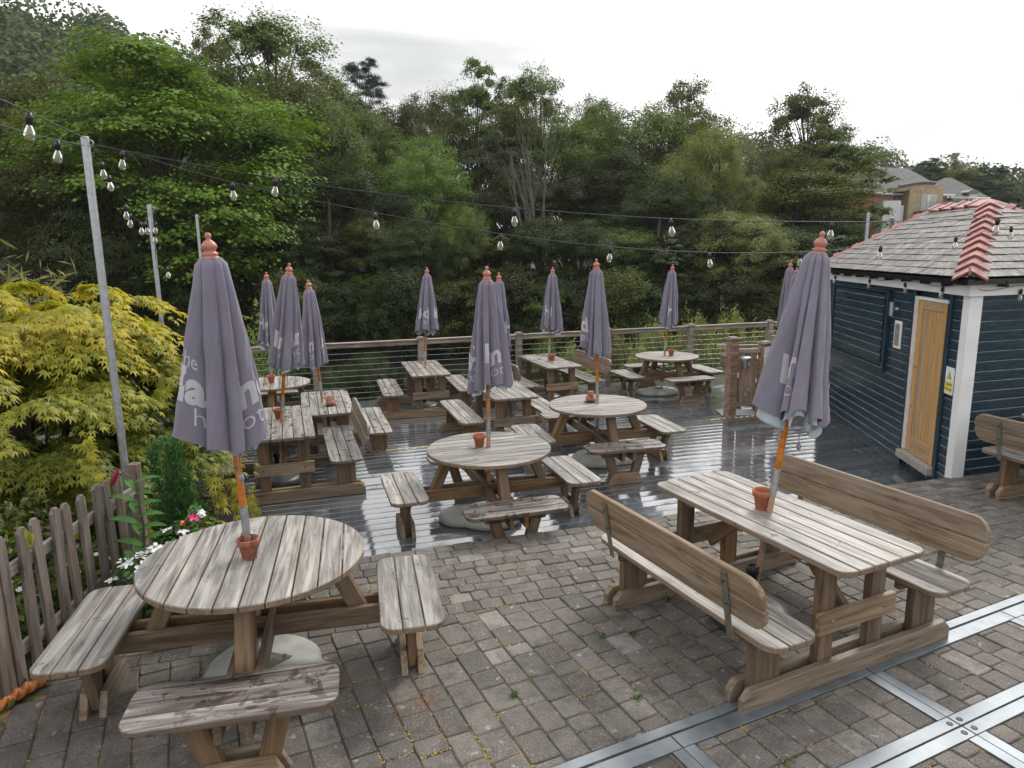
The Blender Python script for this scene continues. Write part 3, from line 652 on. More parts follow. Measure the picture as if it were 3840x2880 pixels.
rect_table('rectangular picnic table with a high-backed bench against the navy shed', *T['R7'], left='back', right='back')
rect_table('rectangular picnic table with a backrest half hidden behind the outdoor shower', *T['R8'], left='back', right='back')

# ================================================================== PARASOLS
def text_mesh(body, size, bold):
    cu = bpy.data.curves.new('txt', 'FONT'); cu.body = body; cu.size = size; cu.offset = bold; cu.resolution_u = 4
    o = bpy.data.objects.new('txt', cu); C.objects.link(o); dg = bpy.context.evaluated_depsgraph_get(); me = bpy.data.meshes.new_from_object(o.evaluated_get(dg)); bpy.data.objects.remove(o); bpy.data.curves.remove(cu)
    bm = bmesh.new(); bm.from_mesh(me); bpy.data.meshes.remove(me); bmesh.ops.remove_doubles(bm, verts=bm.verts, dist=1e-5)
    return bm
def logo():
    """the / Hand / hotel as one flat triangle soup, sliced finely so that it can follow the folds"""
    V = []; F = []
    for body, size, bold, ox, oy in (('the', 0.10, 0.0, 0.085, 0.185), ('Hand', 0.215, 0.0085, 0.0, 0.03), ('hotel', 0.125, -0.001, 0.19, -0.075)):
        bm = text_mesh(body, size, bold); xs_ = [v.co.x for v in bm.verts]
        for i in range(1, int((max(xs_) - min(xs_)) / 0.016) + 1):
            bmesh.ops.bisect_plane(bm, geom=bm.verts[:] + bm.edges[:] + bm.faces[:], plane_co=(min(xs_) + i * 0.016, 0, 0), plane_no=(1, 0, 0))
        bmesh.ops.triangulate(bm, faces=bm.faces); bm.verts.ensure_lookup_table(); o = len(V)
        V += [(v.co.x + ox, v.co.y + oy) for v in bm.verts]; F += [tuple(v.index + o for v in f.verts) for f in bm.faces]; bm.free()
    return np.array(V), F
LOGO_V, LOGO_F = logo()
FIN = [(0.0, 0.135), (0.010, 0.133), (0.016, 0.124), (0.017, 0.115), (0.012, 0.104), (0.012, 0.098), (0.026, 0.088), (0.038, 0.072), (0.040, 0.060), (0.030, 0.044), (0.028, 0.036), (0.040, 0.030), (0.042, 0.022), (0.034, 0.014), (0.046, 0.008), (0.048, 0.0), (0.0, 0.0)]
def parasol(label, foot, top, zt, seed, logos=(0.0,), length=1.02, wide=1.0, strap=False, sag=0.0, lin=0.012):
    """foot: point where the pole meets the tabletop; top: tip of the finial"""
    r = np.random.default_rng(seed); foot, top = Vector(foot), Vector(top); ax = (top - foot).normalized(); floor = zt
    g = foot + ax * ((floor + 0.05 - foot.z) / ax.z)
    root = tag(empty('parasol', g), label, 'parasol', 'closed parasols')
    Mx = frame((0, 0, 0), ax.orthogonal(), ax)
    # keep local x pointing to world +x as far as possible
    xw = Vector((1, 0, 0)); xw = (xw - ax * xw.dot(ax)).normalized(); Mx = frame((0, 0, 0), xw, ax); Lt = (top - g).length; h0 = (foot - g).length
    zc1 = Lt - 0.125; zc0 = zc1 - length
    Mi = Mx
    MB().tube([(0, 0, 0.0), (0, 0, h0 + 0.12)], 0.0195, 12).build('lower_pole', M['pole_worn'], root, mtx=Mi)
    MB().tube([(0, 0, h0 + 0.1205), (0, 0, h0 + 0.29)], 0.0225, 12).build('sleeve', M['steel'], root, mtx=Mi)
    MB().tube([(0, 0, h0 + 0.2905), (0, 0, zc1 + 0.0)], 0.0195, 12).build('upper_pole', M['pole_wood'], root, mtx=Mi)
    MB().lathe(FIN, 18, c=(0, 0, zc1 - 0.006)).build('finial', M['finial'], root, mtx=Mi)
    NT, NZ = 192, 44; th = np.linspace(0, 2 * np.pi, NT, endpoint=False); ph = r.uniform(0, 2 * np.pi, 6); nf = 8
    widths = r.uniform(0.6, 1.4, nf); edges = np.concatenate([[0], np.cumsum(widths)]) / widths.sum() * 2 * np.pi; depth = r.uniform(0.5, 1.05, nf); skew = np.where(r.random(nf) < 0.7, r.uniform(0.68, 0.93, nf), r.uniform(0.1, 0.3, nf))
    drop = r.normal(0, 0.028, nf); hide = r.uniform(0.10, 0.20, nf)
    def fold(t):
        t = np.mod(t + ph[0], 2 * np.pi); k = np.clip(np.searchsorted(edges, t, side='right') - 1, 0, nf - 1); s = (t - edges[k]) / (edges[k + 1] - edges[k])
        up = np.clip(s / skew[k], 0, 1); dn = np.clip((1 - s) / (1 - skew[k]), 0, 1); pf = np.minimum(np.sin(up * np.pi / 2) ** 0.8, np.sin(dn * np.pi / 2) ** 0.6)
        return pf * depth[k], k, s
    def rad(t, q):
        """t angle, q 0 top .. 1 hem"""
        pf, k, s = fold(t + 0.22 * (q - 0.5) * np.sin(t * 1 + ph[5]))
        R = 0.050 + 0.024 * np.clip(q / 0.03, 0, 1) ** 0.6 + wide * (0.142 * q ** 1.08) + 0.012 * np.sin(np.pi * q)
        amp = (0.22 + 0.40 * np.clip(q * 1.6, 0, 1))
        rr = R * (1 - amp + amp * 1.25 * pf) * (1 + 0.12 * q * np.sin(t + ph[1]) + 0.10 * q * np.sin(2 * t + ph[2]))
        return rr + (0.004 * np.sin(7 * t + 9 * q + ph[3]) + 0.0022 * np.sin(13 * t - 17 * q + ph[2]) * np.sin(5 * q + ph[1]) + 0.0016 * np.sin(23 * t + 31 * q + ph[0])) * np.clip(q * 2, 0, 1)
    def hem(t):
        pf, k, s = fold(t); return 0.095 * pf - 0.05 + 0.02 * np.sin(t + ph[4]) + drop[k] * np.sin(np.pi * s) ** 0.5
    q = np.linspace(0, 1, NZ) ** 0.9; TT, QQ = np.meshgrid(th, q); RR = rad(TT.ravel(), QQ.ravel()).reshape(TT.shape); ZZ = zc1 - QQ * (length - hem(TT.ravel()).reshape(TT.shape))
    ZZ = np.where(QQ < 0.03, zc1 - QQ * length, ZZ)
    V = np.stack([RR * np.cos(TT) + sag * QQ ** 1.3, RR * np.sin(TT), ZZ], -1).reshape(-1, 3); idx = np.arange(NT * NZ).reshape(NZ, NT); a = idx[:-1]; b = np.roll(idx, -1, 1)[:-1]; c = np.roll(idx, -1, 1)[1:]; d = idx[1:]
    F = np.stack([d, c, b, a], -1).reshape(-1, 4)
    can = put('canopy', mesh_np('canopy', V, F, smooth=True), M['canopy'], root, mtx=Mi)
    # lining: the inner folds show under the hem
    q2 = np.linspace(0.70, 1, 10); TT2, QQ2 = np.meshgrid(th, q2); pf2 = fold(TT2.ravel() + 0.5)[0].reshape(TT2.shape)
    R2 = rad(TT2.ravel(), QQ2.ravel()).reshape(TT2.shape) * (0.86 + 0.04 * np.sin(3 * TT2)) - 0.005; Z2_ = zc1 - QQ2 * (length - hem(TT2.ravel()).reshape(TT2.shape)) - (QQ2 - 0.7) / 0.3 * (lin + 0.018 * np.sin(2 * TT2 + ph[2]))
    V2 = np.stack([R2 * np.cos(TT2) + sag * QQ2 ** 1.3, R2 * np.sin(TT2), Z2_], -1).reshape(-1, 3); idx = np.arange(NT * 10).reshape(10, NT); a = idx[:-1]; b = np.roll(idx, -1, 1)[:-1]; c = np.roll(idx, -1, 1)[1:]; d = idx[1:]
    put('lining', mesh_np('lining', V2, np.stack([d, c, b, a], -1).reshape(-1, 4), smooth=True), M['lining'], can)
    hp = [Vector(V[(NZ - 1) * NT + k]) for k in range(NT)]; MB().tube(hp + hp[:1], 0.0022, 5, caps=False).build('hem_seam', M['canopy'], can)
    # printed lettering follows the cloth
    for a0 in logos:
        fine = np.linspace(a0 - 1.6, a0 + 2.6, 1400); qz = np.full_like(fine, 0.80); rr = rad(fine, qz); P = np.stack([rr * np.cos(fine), rr * np.sin(fine)], -1); kk = fold(fine)[1]; step = np.linalg.norm(np.diff(P, axis=0), axis=1) + np.where(np.diff(kk) != 0, hide[kk[1:]], 0.0); s = np.concatenate([[0], np.cumsum(step)]); s0 = np.interp(a0, fine, s)
        tt = np.interp(s0 + LOGO_V[:, 0] * 1.12, s, fine); zz = LOGO_V[:, 1] * 1.12; hm = hem(tt); qq = np.clip(0.815 - zz / (length - hm), 0, 0.99)
        ro = rad(tt, qq) + 0.0035; W = np.stack([ro * np.cos(tt) + sag * qq ** 1.3, ro * np.sin(tt), zc1 - qq * (length - hm)], -1)
        me = bpy.data.meshes.new('lettering'); me.from_pydata([tuple(x) for x in W], [], LOGO_F); me.update(); put('lettering', me, M['print'], can)
    if strap:
        sx, sy = (0.05, -0.10); p = [(sx, sy, zc0 + 0.02), (sx + 0.004, sy - 0.008, zc0 - 0.06), (sx - 0.003, sy - 0.005, zc0 - 0.13), (sx + 0.006, sy - 0.01, zc0 - 0.19)]
        MB().tube(p, [0.004, 0.003, 0.003, 0.004], 6).lathe([(0.0, 0.012), (0.014, 0.006), (0.017, -0.01), (0.01, -0.026), (0, -0.03)], 8, c=p[-1]).build('tie_strap', M['canopy'], can)
    return root, g, ax
def weight(root, g, zf, dark=True, yaw=0.0):
    """foot of the parasol: round plastic weight with a tube, or a pale concrete block with a steel plate"""
    mt = Matrix.Translation((0, 0, zf - g.z)) @ Matrix.Rotation(yaw, 4, 'Z')
    if dark:
        o = MB().lathe([(0, 0.0), (0.245, 0.0), (0.262, 0.012), (0.262, 0.055), (0.245, 0.085), (0.19, 0.098), (0.06, 0.108), (0.045, 0.12), (0.0, 0.12)], 36).build('base', M['base_black'], root, mtx=mt)
        MB().lathe([(0.034, 0.10), (0.034, 0.33), (0.042, 0.332), (0.042, 0.375), (0.03, 0.378), (0.03, 0.34)], 18).build('tube', M['black'], o)
    else:
        w = MB(); R = [(0, 0), (0.30, 0), (0.325, 0.02), (0.325, 0.06), (0.29, 0.088), (0.12, 0.10), (0, 0.10)]
        w.lathe(R, 36); w.lathe([(a * 0.72, b * 0.93 if b else 0.0) for a, b in R], 28, c=(-0.27, 0.02, 0)); o = w.build('base', M['base_grey'], root, mtx=mt)
        MB().prism([(-0.13, -0.10), (0.16, -0.02), (-0.10, 0.13)], 0.1015, 0.108, 0.001).build('plate', M['strap_metal'], o)
        MB().lathe([(0.027, 0.0), (0.027, 0.16), (0.024, 0.16), (0.024, 0.02)], 16).build('tube', M['steel'], o, loc=(0, 0, 0.108))
        for p in ((-0.10, -0.075), (0.125, -0.015), (-0.08, 0.10)): MB().lathe([(0, 0.012), (0.009, 0.011), (0.011, 0)], 8).build('bolt', M['terracotta_old'], o, loc=(*p, 0.108))
PI = math.pi
PS = [  # key, foot px, top px, table z, floor z, seed, logo angles, base type, label
 ('T1', (932, 2040), (778, 875), 0.745, 0.0, 41, (-2.85, -0.6), 0, 'closed purple-grey parasol of the round table beside the picket fence', True, 0.92),
 ('R1', (2885, 1915), (3085, 870), 0.745, 0.0, 53, (-0.35, -3.0), 1, 'tilted closed purple-grey parasol of the high-backed table on the paving', True, 1.06),
 ('T2', (1832, 1678), (1825, 1000), 0.745 + Z1, Z1, 63, (-1.75, -3.5), 0, 'closed parasol of the round table at the paved edge of the deck', False, 0.98),
 ('T3', (2240, 1512), (2236, 972), 0.745 + Z1, Z1, 74, (-3.6, -0.35), 0, 'closed parasol of the round table with the upturned pot', True, 0.95),
 ('T4', (2492, 1331), (2523, 992), 0.745 + Z2, Z2, 85, (-1.9,), 0, 'closed parasol of the round table next to the outdoor shower', False, 0.90),
 ('T5', (1019, 1432), (998, 1021), 0.745 + Z2, Z2, 96, (-2.6,), 0, 'closed parasol of the half hidden round table at the far maple side', False, 0.88),
 ('R2', (1056, 1579), (1085, 988), 0.745 + Z1, Z1, 17, (-2.4, -0.9), 1, 'closed parasol of the rectangular table beside the yellow maple', False, 1.04),
 ('R3', (1211, 1545), (1155, 1050), 0.745 + Z2, Z2, 28, (-2.0, -0.6), 1, 'closed leaning parasol of the table behind the one by the maple', False, 0.98),
 ('R4', (1595, 1377), (1601, 1003), 0.745 + Z2, Z2, 39, (-2.2, -0.7), 1, 'closed parasol of the plain-benched table against the balustrade', False, 0.92),
 ('R5', (1880, 1454), (1870, 1023), 0.745 + Z2, Z2, 40, (-0.9,), 1, 'closed parasol of the table in the middle of the lower deck', False, 0.92),
 ('R6', (2058, 1352), (2073, 1002), 0.745 + Z2, Z2, 51, (-2.4,), 1, 'closed parasol of the high-backed table in front of the balustrade', False, 0.90),
]
for key, fp, tp_, tz, fz, seed, lg, kind, lab, st, wd in PS:
    c = Vector(T[key][0]); f = at_plane(fp[0], fp[1], (0, c.y), (1, 0)); f = Vector((f.x, c.y, tz)); tpz = at_y(tp_[0], tp_[1], c.y)
    root, g, ax = parasol(lab, f, tpz, fz, seed, lg, length=0.97 if key in ('T1', 'R1') else 1.0, wide=wd, strap=st, sag={'T1': -0.03, 'R1': 0.075, 'R3': -0.03}.get(key, 0.0), lin={'R1': 0.06, 'R6': 0.05, 'T4': 0.05, 'T5': 0.06, 'R2': 0.035}.get(key, 0.012))
    weight(root, g, fz, bool(kind), 2.6 if key == 'T1' else 0.3 * seed)
for key, px, c, lab in (('R8', (2965, 980), T['R8'][0], 'closed parasol of the table half hidden behind the outdoor shower'), ('R9', (2989, 1004), (4.86, 11.9, Z2), 'closed parasol rising just behind the outdoor shower')):
    c = Vector(c); tpz = at_y(px[0], px[1], c.y); parasol(lab, (tpz.x - 0.02, c.y, Z2 + 0.745), tpz, Z2, 7 + px[0], (-2.6,), wide=0.9)
# ================================================================== FLOWER POTS
def pot(label, px, z, y_from=None, old=False, upside=False, s=1.0):
    p = at_z(px[0], px[1], z); o = tag(empty('flower_pot', p), label, 'flower pot', 'terracotta pots on the tables'); m = M['terracotta_old'] if old else M['terracotta']
    body = [(0.0, 0.004), (0.036, 0.0), (0.038, 0.002), (0.050, 0.078), (0.058, 0.080), (0.061, 0.112), (0.059, 0.116), (0.053, 0.115), (0.051, 0.085), (0.036, 0.012), (0.0, 0.012)]
    body = [(a * s, b * s) for a, b in body]
    if upside:
        MB().lathe([(a, 0.116 * s - b) for a, b in body][::-1], 28).build('pot', M['terracotta_old'], o, loc=(0, 0, 0.018)); MB().lathe([(0, 0), (0.055 * s, 0), (0.075 * s, 0.016), (0.078 * s, 0.016), (0.078 * s, 0.012), (0.06 * s, -0.0), (0, 0.0)], 28).lathe([(0, 0.006), (0.068 * s, 0.006)], 28).build('saucer', M['base_black'], o)
    else: MB().lathe(body, 30).build('pot', m, o)
zt1 = 0.745 + 0.0012; zu = zt1 + Z1; zl = zt1 + Z2
pot('stained brown terracotta pot at the pole of the table beside the picket fence', (936, 2092), zt1, old=True, s=1.02)
pot('clean orange terracotta pot on the high-backed table on the paving', (2858, 1908), zt1, s=1.12)
pot('orange terracotta pot on the round table at the paved edge of the deck', (1798, 1674), zu, s=1.05)
pot('orange terracotta pot on the rectangular table beside the yellow maple', (1047, 1570), zu, s=1.05)
pot('orange terracotta pot on the half hidden round table at the far maple side', (1018, 1436), zl, s=1.1)
pot('orange terracotta pot on the table in front of the balustrade', (2071, 1352), zl, s=1.05)
pot('orange terracotta pot on the round table next to the outdoor shower', (2517, 1333), zl, s=1.05)
pot('upturned stained pot on a dark saucer on the round table in mid deck', (2214, 1507), zu, upside=True, s=1.02)
pot('upturned pot on a dark saucer on the table behind the one by the maple', (1239, 1521), zl, upside=True, s=1.02)

# ================================================================== NAVY SHED
M['ledge_glint'] = plain('painted_ledge_glint', (0.20, 0.25, 0.28), 0.25, 0, 0.35, 5)  # sky reflection on the siding ledges, put into a paler colour
SH = empty('shed', (C0.x, C0.y, 0)); tag(SH, 'navy clapboard shed with slate hip roof and red ridge tiles', 'shed')
SI = Matrix.Translation((-C0.x, -C0.y, 0))
LW1, LW2 = 4.45, 2.63
def w1(a, out, z): p = C0 + W1 * a - N1 * out; return SI @ Vector((p.x, p.y, z))
N2 = Vector((W2.y, -W2.x))                                       # outward normal of the end wall
def w2(a, out, z): p = C0 + W2 * a + N2 * out; return SI @ Vector((p.x, p.y, z))
Q = [w1(0, -0.03, 0).xy, w2(LW2, -0.03, 0).xy, w1(LW1, -2.4, 0).xy, w1(LW1, -0.03, 0).xy]
wall = MB().prism([tuple(p) for p in Q], -0.5, 1.97).build('wall', M['navy'], SH)
# shiplap boards with a small ledge; its bright sky line is painted on
def shiplap(L, key):
    k = ('lap', round(L, 3))
    if k not in _cache:
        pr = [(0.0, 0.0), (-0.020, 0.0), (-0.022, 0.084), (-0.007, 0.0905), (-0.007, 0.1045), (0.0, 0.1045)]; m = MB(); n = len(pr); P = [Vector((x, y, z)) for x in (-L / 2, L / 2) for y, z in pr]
        m.add(P, [tuple(range(n)), tuple(range(2 * n - 1, n - 1, -1))] + [(i, i + n, (i + 1) % n + n, (i + 1) % n) for i in range(n)]); me = m.mesh('board'); me.materials.append(M['navy']); me.materials.append(M['ledge_glint']); me.polygons[4].material_index = 1; _cache[k] = me
    return _cache[k]
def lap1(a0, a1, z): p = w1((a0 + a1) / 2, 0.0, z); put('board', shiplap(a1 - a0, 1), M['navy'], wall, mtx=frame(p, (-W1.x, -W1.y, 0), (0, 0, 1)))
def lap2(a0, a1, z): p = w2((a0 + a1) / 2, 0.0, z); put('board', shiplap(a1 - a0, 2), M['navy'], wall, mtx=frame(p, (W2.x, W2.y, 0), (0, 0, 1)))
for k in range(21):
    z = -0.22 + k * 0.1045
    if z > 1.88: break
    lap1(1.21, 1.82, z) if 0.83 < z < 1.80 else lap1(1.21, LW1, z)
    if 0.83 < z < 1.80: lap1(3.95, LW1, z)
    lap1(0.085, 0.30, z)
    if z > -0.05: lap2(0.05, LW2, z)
# corner posts
pc = MB(); P0 = C0
for d1, d2 in ((0.075, 0.12),):
    a = w1(d1, 0.0, 0); b = w1(d1, 0.034, 0); c = w1(0, 0.034, 0) + (w2(0, 0.034, 0) - w2(0, 0, 0)) * 1.0; d = w2(d2, 0.034, 0); e = w2(d2, 0.0, 0); f = w1(0, 0.0, 0)
    pc.prism([tuple(p.xy) for p in (a, b, c, d, e, f)], -0.02, 1.915)
pc.build('corner_post', M['white_paint'], SH)
# shutter
sh = beam('shutter', w1(1.90, 0.030, 1.345), w1(3.88, 0.030, 1.345), 0.93, 0.03, M['navy'], SH, up=(-N1.x, -N1.y, 0), ch=0.003)
si = sh.matrix_basis.inverted()
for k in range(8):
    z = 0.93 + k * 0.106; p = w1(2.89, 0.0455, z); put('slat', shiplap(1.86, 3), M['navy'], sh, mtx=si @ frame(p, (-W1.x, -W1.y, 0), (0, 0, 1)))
for a in (1.865, 3.915): beam('shutter_frame', w1(a, 0.03, 0.835), w1(a, 0.03, 1.87), 0.055, 0.075, M['navy'], SH, up=(-N1.x, -N1.y, 0))
beam('shutter_frame', w1(1.835, 0.035, 0.85), w1(3.945, 0.035, 0.85), 0.04, 0.09, M['navy'], SH, up=(-N1.x, -N1.y, 0)); beam('shutter_frame', w1(1.835, 0.033, 1.852), w1(3.945, 0.033, 1.852), 0.04, 0.07, M['navy'], SH, up=(-N1.x, -N1.y, 0))
# door
dn = (-N1.x, -N1.y, 0)
MB().box(w1(0.75, -0.01, 0.86), (0.02, 0.86, 1.93), Matrix.Rotation(-math.atan2(W1.x, W1.y), 3, 'Z')).build('doorway', M['black'], SH)
door = beam('door', w1(0.40, 0.003, 0.90), w1(1.05, 0.003, 0.90), 1.80, 0.024, M['door_wood'], SH, up=dn); di = door.matrix_basis.inverted()
for a, b in ((0.40, 0.475), (0.965, 1.05)): beam('stile', di @ w1((a + b) / 2, 0.022, 0.0), di @ w1((a + b) / 2, 0.022, 1.80), b - a, 0.014, M['door_wood'], door, up=di.to_3x3() @ Vector(dn))
beam('bottom_rail', di @ w1(0.478, 0.0225, 0.10), di @ w1(0.962, 0.0225, 0.10), 0.20, 0.014, M['door_wood'], door, up=di.to_3x3() @ Vector(dn)); beam('top_rail', di @ w1(0.478, 0.0225, 1.75), di @ w1(0.962, 0.0225, 1.75), 0.10, 0.014, M['door_wood'], door, up=di.to_3x3() @ Vector(dn))
for k in range(6):
    a = 0.478 + (k + 0.5) * 0.0806; beam('door_board', di @ w1(a, 0.0175, 0.205), di @ w1(a, 0.0175, 1.695), 0.075, 0.008, M['door_wood'], door, up=di.to_3x3() @ Vector(dn), ch=0.003)
for z, r in ((1.02, 0.02), (0.55, 0.011)): MB().lathe([(0, 0.006), (r * 0.6, 0.006), (r, 0.003), (r, 0)], 14).build('lock', M['strap_metal'], door, mtx=di @ frame(w1(1.0, 0.0295, z), (0, 0, 1), dn))
beam('door_frame', w1(1.10, 0.018, 0.0), w1(1.10, 0.018, 1.84), 0.09, 0.05, M['pink_paint'], SH, up=dn); beam('door_frame', w1(0.345, 0.012, 0.0), w1(0.345, 0.012, 1.80), 0.05, 0.05, M['navy'], SH, up=dn); beam('door_frame', w1(0.372, 0.018, 1.821), w1(1.053, 0.018, 1.821), 0.036, 0.05, M['white_paint'], SH, up=dn)
for a in (1.172, 0.305): beam('trim', w1(a, 0.027, -0.14), w1(a, 0.027, 1.90), 0.05, 0.032, M['navy'], SH, up=dn)
MB().prism([tuple(p.xy) for p in (w1(0.335, 0.10, 0), w1(0.335, -0.04, 0), w1(1.147, -0.04, 0), w1(1.147, 0.10, 0))], -0.105, -0.008, 0.008).build('door_sill', M['concrete'], SH)
# small window and tube lamp between shutter and door
wf = beam('window', w1(1.545, 0.032, 1.165), w1(1.545, 0.032, 1.505), 0.19, 0.022, M['white_paint'], SH, up=dn, ch=0.006); wi = wf.matrix_basis.inverted()
beam('pane', wi @ w1(1.545, 0.0445, 1.20), wi @ w1(1.545, 0.0445, 1.47), 0.13, 0.006, plain('bronze_pane', (0.26, 0.23, 0.19), 0.25), wf, up=wi.to_3x3() @ Vector(dn))
lp = MB().tube([w1(1.655, 0.085, 1.56), w1(1.655, 0.085, 1.73)], 0.031, 16).build('wall_lamp', M['steel'], SH); MB().tube([w1(1.655, 0.02, 1.645), w1(1.655, 0.06, 1.645)], [0.03, 0.014], 12).build('lamp_mount', M['steel'], lp)
# fascia, gutter
EO = 0.12
def eave(a, out, z): return w1(a, out, z)
ec = lambda o, z: SI @ (lambda p: Vector((p.x, p.y, z)))(C0 - (W1 + W2).normalized() * (o / math.sin(math.radians(33.1))))
def eavering(o, z): 
    far = w1(LW1 + o, o, z); r2 = w2(LW2, o, z) + Vector((W2.x, W2.y, 0)) * (o * 1.3); r3 = w1(LW1 + o, -2.4 - o, z); return [ec(o, z), r2, r3, far]
def skirt(name, o0, o1, z0, z1, mat):
    a, b = eavering(o0, 0), eavering(o1, 0); m = MB(); n = 4
    P = [Vector((p.x, p.y, z)) for r, z in ((b, z0), (b, z1), (a, z1), (a, z0)) for p in r]; F = []
    for k in range(4):
        for i in range(n): j = (i + 1) % n; F.append((k * n + i, k * n + j, ((k + 1) % 4) * n + j, ((k + 1) % 4) * n + i))
    m.add(P, F); return m.build(name, mat, SH)
skirt('fascia', 0.0, 0.07, 1.912, 2.035, M['white_paint'])
g_ = skirt('gutter', 0.075, 0.17, 2.030, 2.085, M['gutter'])
for k in range(9):
    a = 0.25 + k * 0.49; MB().box(w1(a, 0.125, 2.03), (0.105, 0.03, 0.06), Matrix.Rotation(-math.atan2(W1.x, W1.y), 3, 'Z')).build('gutter_bracket', M['gutter'], g_)
for k in range(4):
    a = 0.25 + k * 0.6; MB().box(w2(a, 0.125, 2.03), (0.03, 0.105, 0.06), Matrix.Rotation(DECK_YAW, 3, 'Z')).build('gutter_bracket', M['gutter'], g_)
# roof planes
ZE = 2.095; apx = at_plane(3718, 757, (C0 + N1 * 1.2), tuple(W1)); AP = Vector((apx.x, apx.y, apx.z)); rde = at_plane(3520, 772, (C0 + N1 * 1.2), tuple(W1)); RE = Vector((rde.x, rde.y, AP.z + 0.0))
AP = SI @ AP; RE = SI @ RE; E0, E1, E2, E3 = eavering(0.15, ZE)
roof = MB().add([E0, E1, E2, E3, AP, RE], [(3, 0, 4, 5), (0, 1, 4), (1, 2, 5, 4), (2, 3, 5)]).add([p - Vector((0, 0, 0.04)) for p in (E0, E1, E2, E3)], [(0, 1, 2, 3)]).build('roof', M['black'], SH)
def slates(poly, wd, gauge, seed):
    """courses of slates on a planar convex polygon; poly[0]->poly[1] is the eave"""
    r = np.random.default_rng(seed); o = poly[0]; ex = (poly[1] - poly[0]).normalized(); nn = ex.cross(poly[2] - poly[0]).normalized()
    if nn.z < 0: nn = -nn
    ey = nn.cross(ex); ey = ey if ey.z > 0 else -ey
    P2 = [((p - o).dot(ex), (p - o).dot(ey)) for p in poly]
    if area(P2) < 0: P2 = P2[::-1]
    lo, hi = min(p[0] for p in P2), max(p[0] for p in P2); top = max(p[1] for p in P2); n = int(top / gauge) + 1; cnt = 0
    for k in range(n):
        y0 = k * gauge - 0.02; x = lo - wd + (wd / 2 if k % 2 else 0) + float(r.uniform(-0.02, 0.02))
        while x < hi:
            w_ = wd * float(r.uniform(0.94, 1.05)); q = [(x + 0.0025, y0), (x + w_ - 0.0025, y0), (x + w_ - 0.0025, y0 + gauge * 1.25), (x + 0.0025, y0 + gauge * 1.25)]
            for i in range(len(P2)):
                a, b = P2[i], P2[(i + 1) % len(P2)]; e = (b[0] - a[0], b[1] - a[1]); l = math.hypot(*e); nrm = (e[1] / l, -e[0] / l)
                off = 0.03 if abs(e[1]) < 1e-4 and abs(a[1]) < 1e-4 else 0.0
                q = poly_clip(q, nrm, nrm[0] * a[0] + nrm[1] * a[1] + off)
                if len(q) < 3: break
            if len(q) > 2 and area(q) > 0.0015:
                cx, cy = sum(p[0] for p in q) / len(q), sum(p[1] for p in q) / len(q); lift = float(r.uniform(0.002, 0.006)); c = o + ex * cx + ey * cy
                tilt = 0.052
                f = lambda p: Vector((p.x, p.y, p.z + 0.004 - (p.y + cy - y0) * tilt + 0.016 + lift))
                m = MB().prism([(p[0] - cx, p[1] - cy) for p in q], 0.0, 0.006, 0, f)
                mt = Matrix(((ex.x, ey.x, nn.x, c.x), (ex.y, ey.y, nn.y, c.y), (ex.z, ey.z, nn.z, c.z), (0, 0, 0, 1)))
                m.build('slate', M['slate'], roof, mtx=mt); cnt += 1
            x += w_
    return cnt
# slates pieces of both visible faces
slates([E3, E0, AP, RE], 0.215, 0.128, 3); slates([E0, E1, AP], 0.225, 0.15, 4)
# ridge and hip tiles
def ridge_tiles(a, b, n, lift=0.03, w=0.15, drop=0.085):
    d = (b - a); L = d.length / n; d.normalize(); s = Vector((d.y, -d.x, 0)).normalized(); up = s.cross(d); up = up if up.z > 0 else -up
    for k in range(n):
        p = a + d * L * (k + 0.5); m = MB()
        prof = [(-w, -drop), (-w * 0.25, -0.012), (0, 0.006), (w * 0.25, -0.012), (w, -drop)]
        V = []
        for t, h in ((-L * 0.56, 0.030), (-L * 0.30, 0.026), (-L * 0.28, 0.012), (L * 0.50, 0.0)):
            for x, z in prof: V.append(s * x + up * (z + h) + d * t)
            for x, z in prof[::-1]: V.append(s * x + up * (z + h - 0.022) + d * t)
        n_ = 10; F = [tuple(range(n_)), tuple(range(4 * n_ - 1, 3 * n_ - 1, -1))]
        for r_ in range(3):
            for i in range(n_): j = (i + 1) % n_; F.append((r_ * n_ + i, (r_ + 1) * n_ + i, (r_ + 1) * n_ + j, r_ * n_ + j))
        m.add(V, F).build('ridge_tile', M['ridge_tile'], roof, loc=p + up * lift)
ridge_tiles(E0 + (AP - E0) * 0.02, AP, 11); ridge_tiles(RE, AP, 4, 0.03, 0.15, 0.07); ridge_tiles(E3 + (RE - E3) * 0.02, RE, 6); ridge_tiles(E1 + (AP - E1) * 0.02, AP, 8)
MB().tube([E0 + Vector((-0.02, -0.03, 0.03)), E0 + Vector((-0.03, -0.045, 0.08)), E0 + Vector((-0.02, -0.02, 0.10))], 0.012, 6).build('hip_iron', M['strap_metal'], roof)
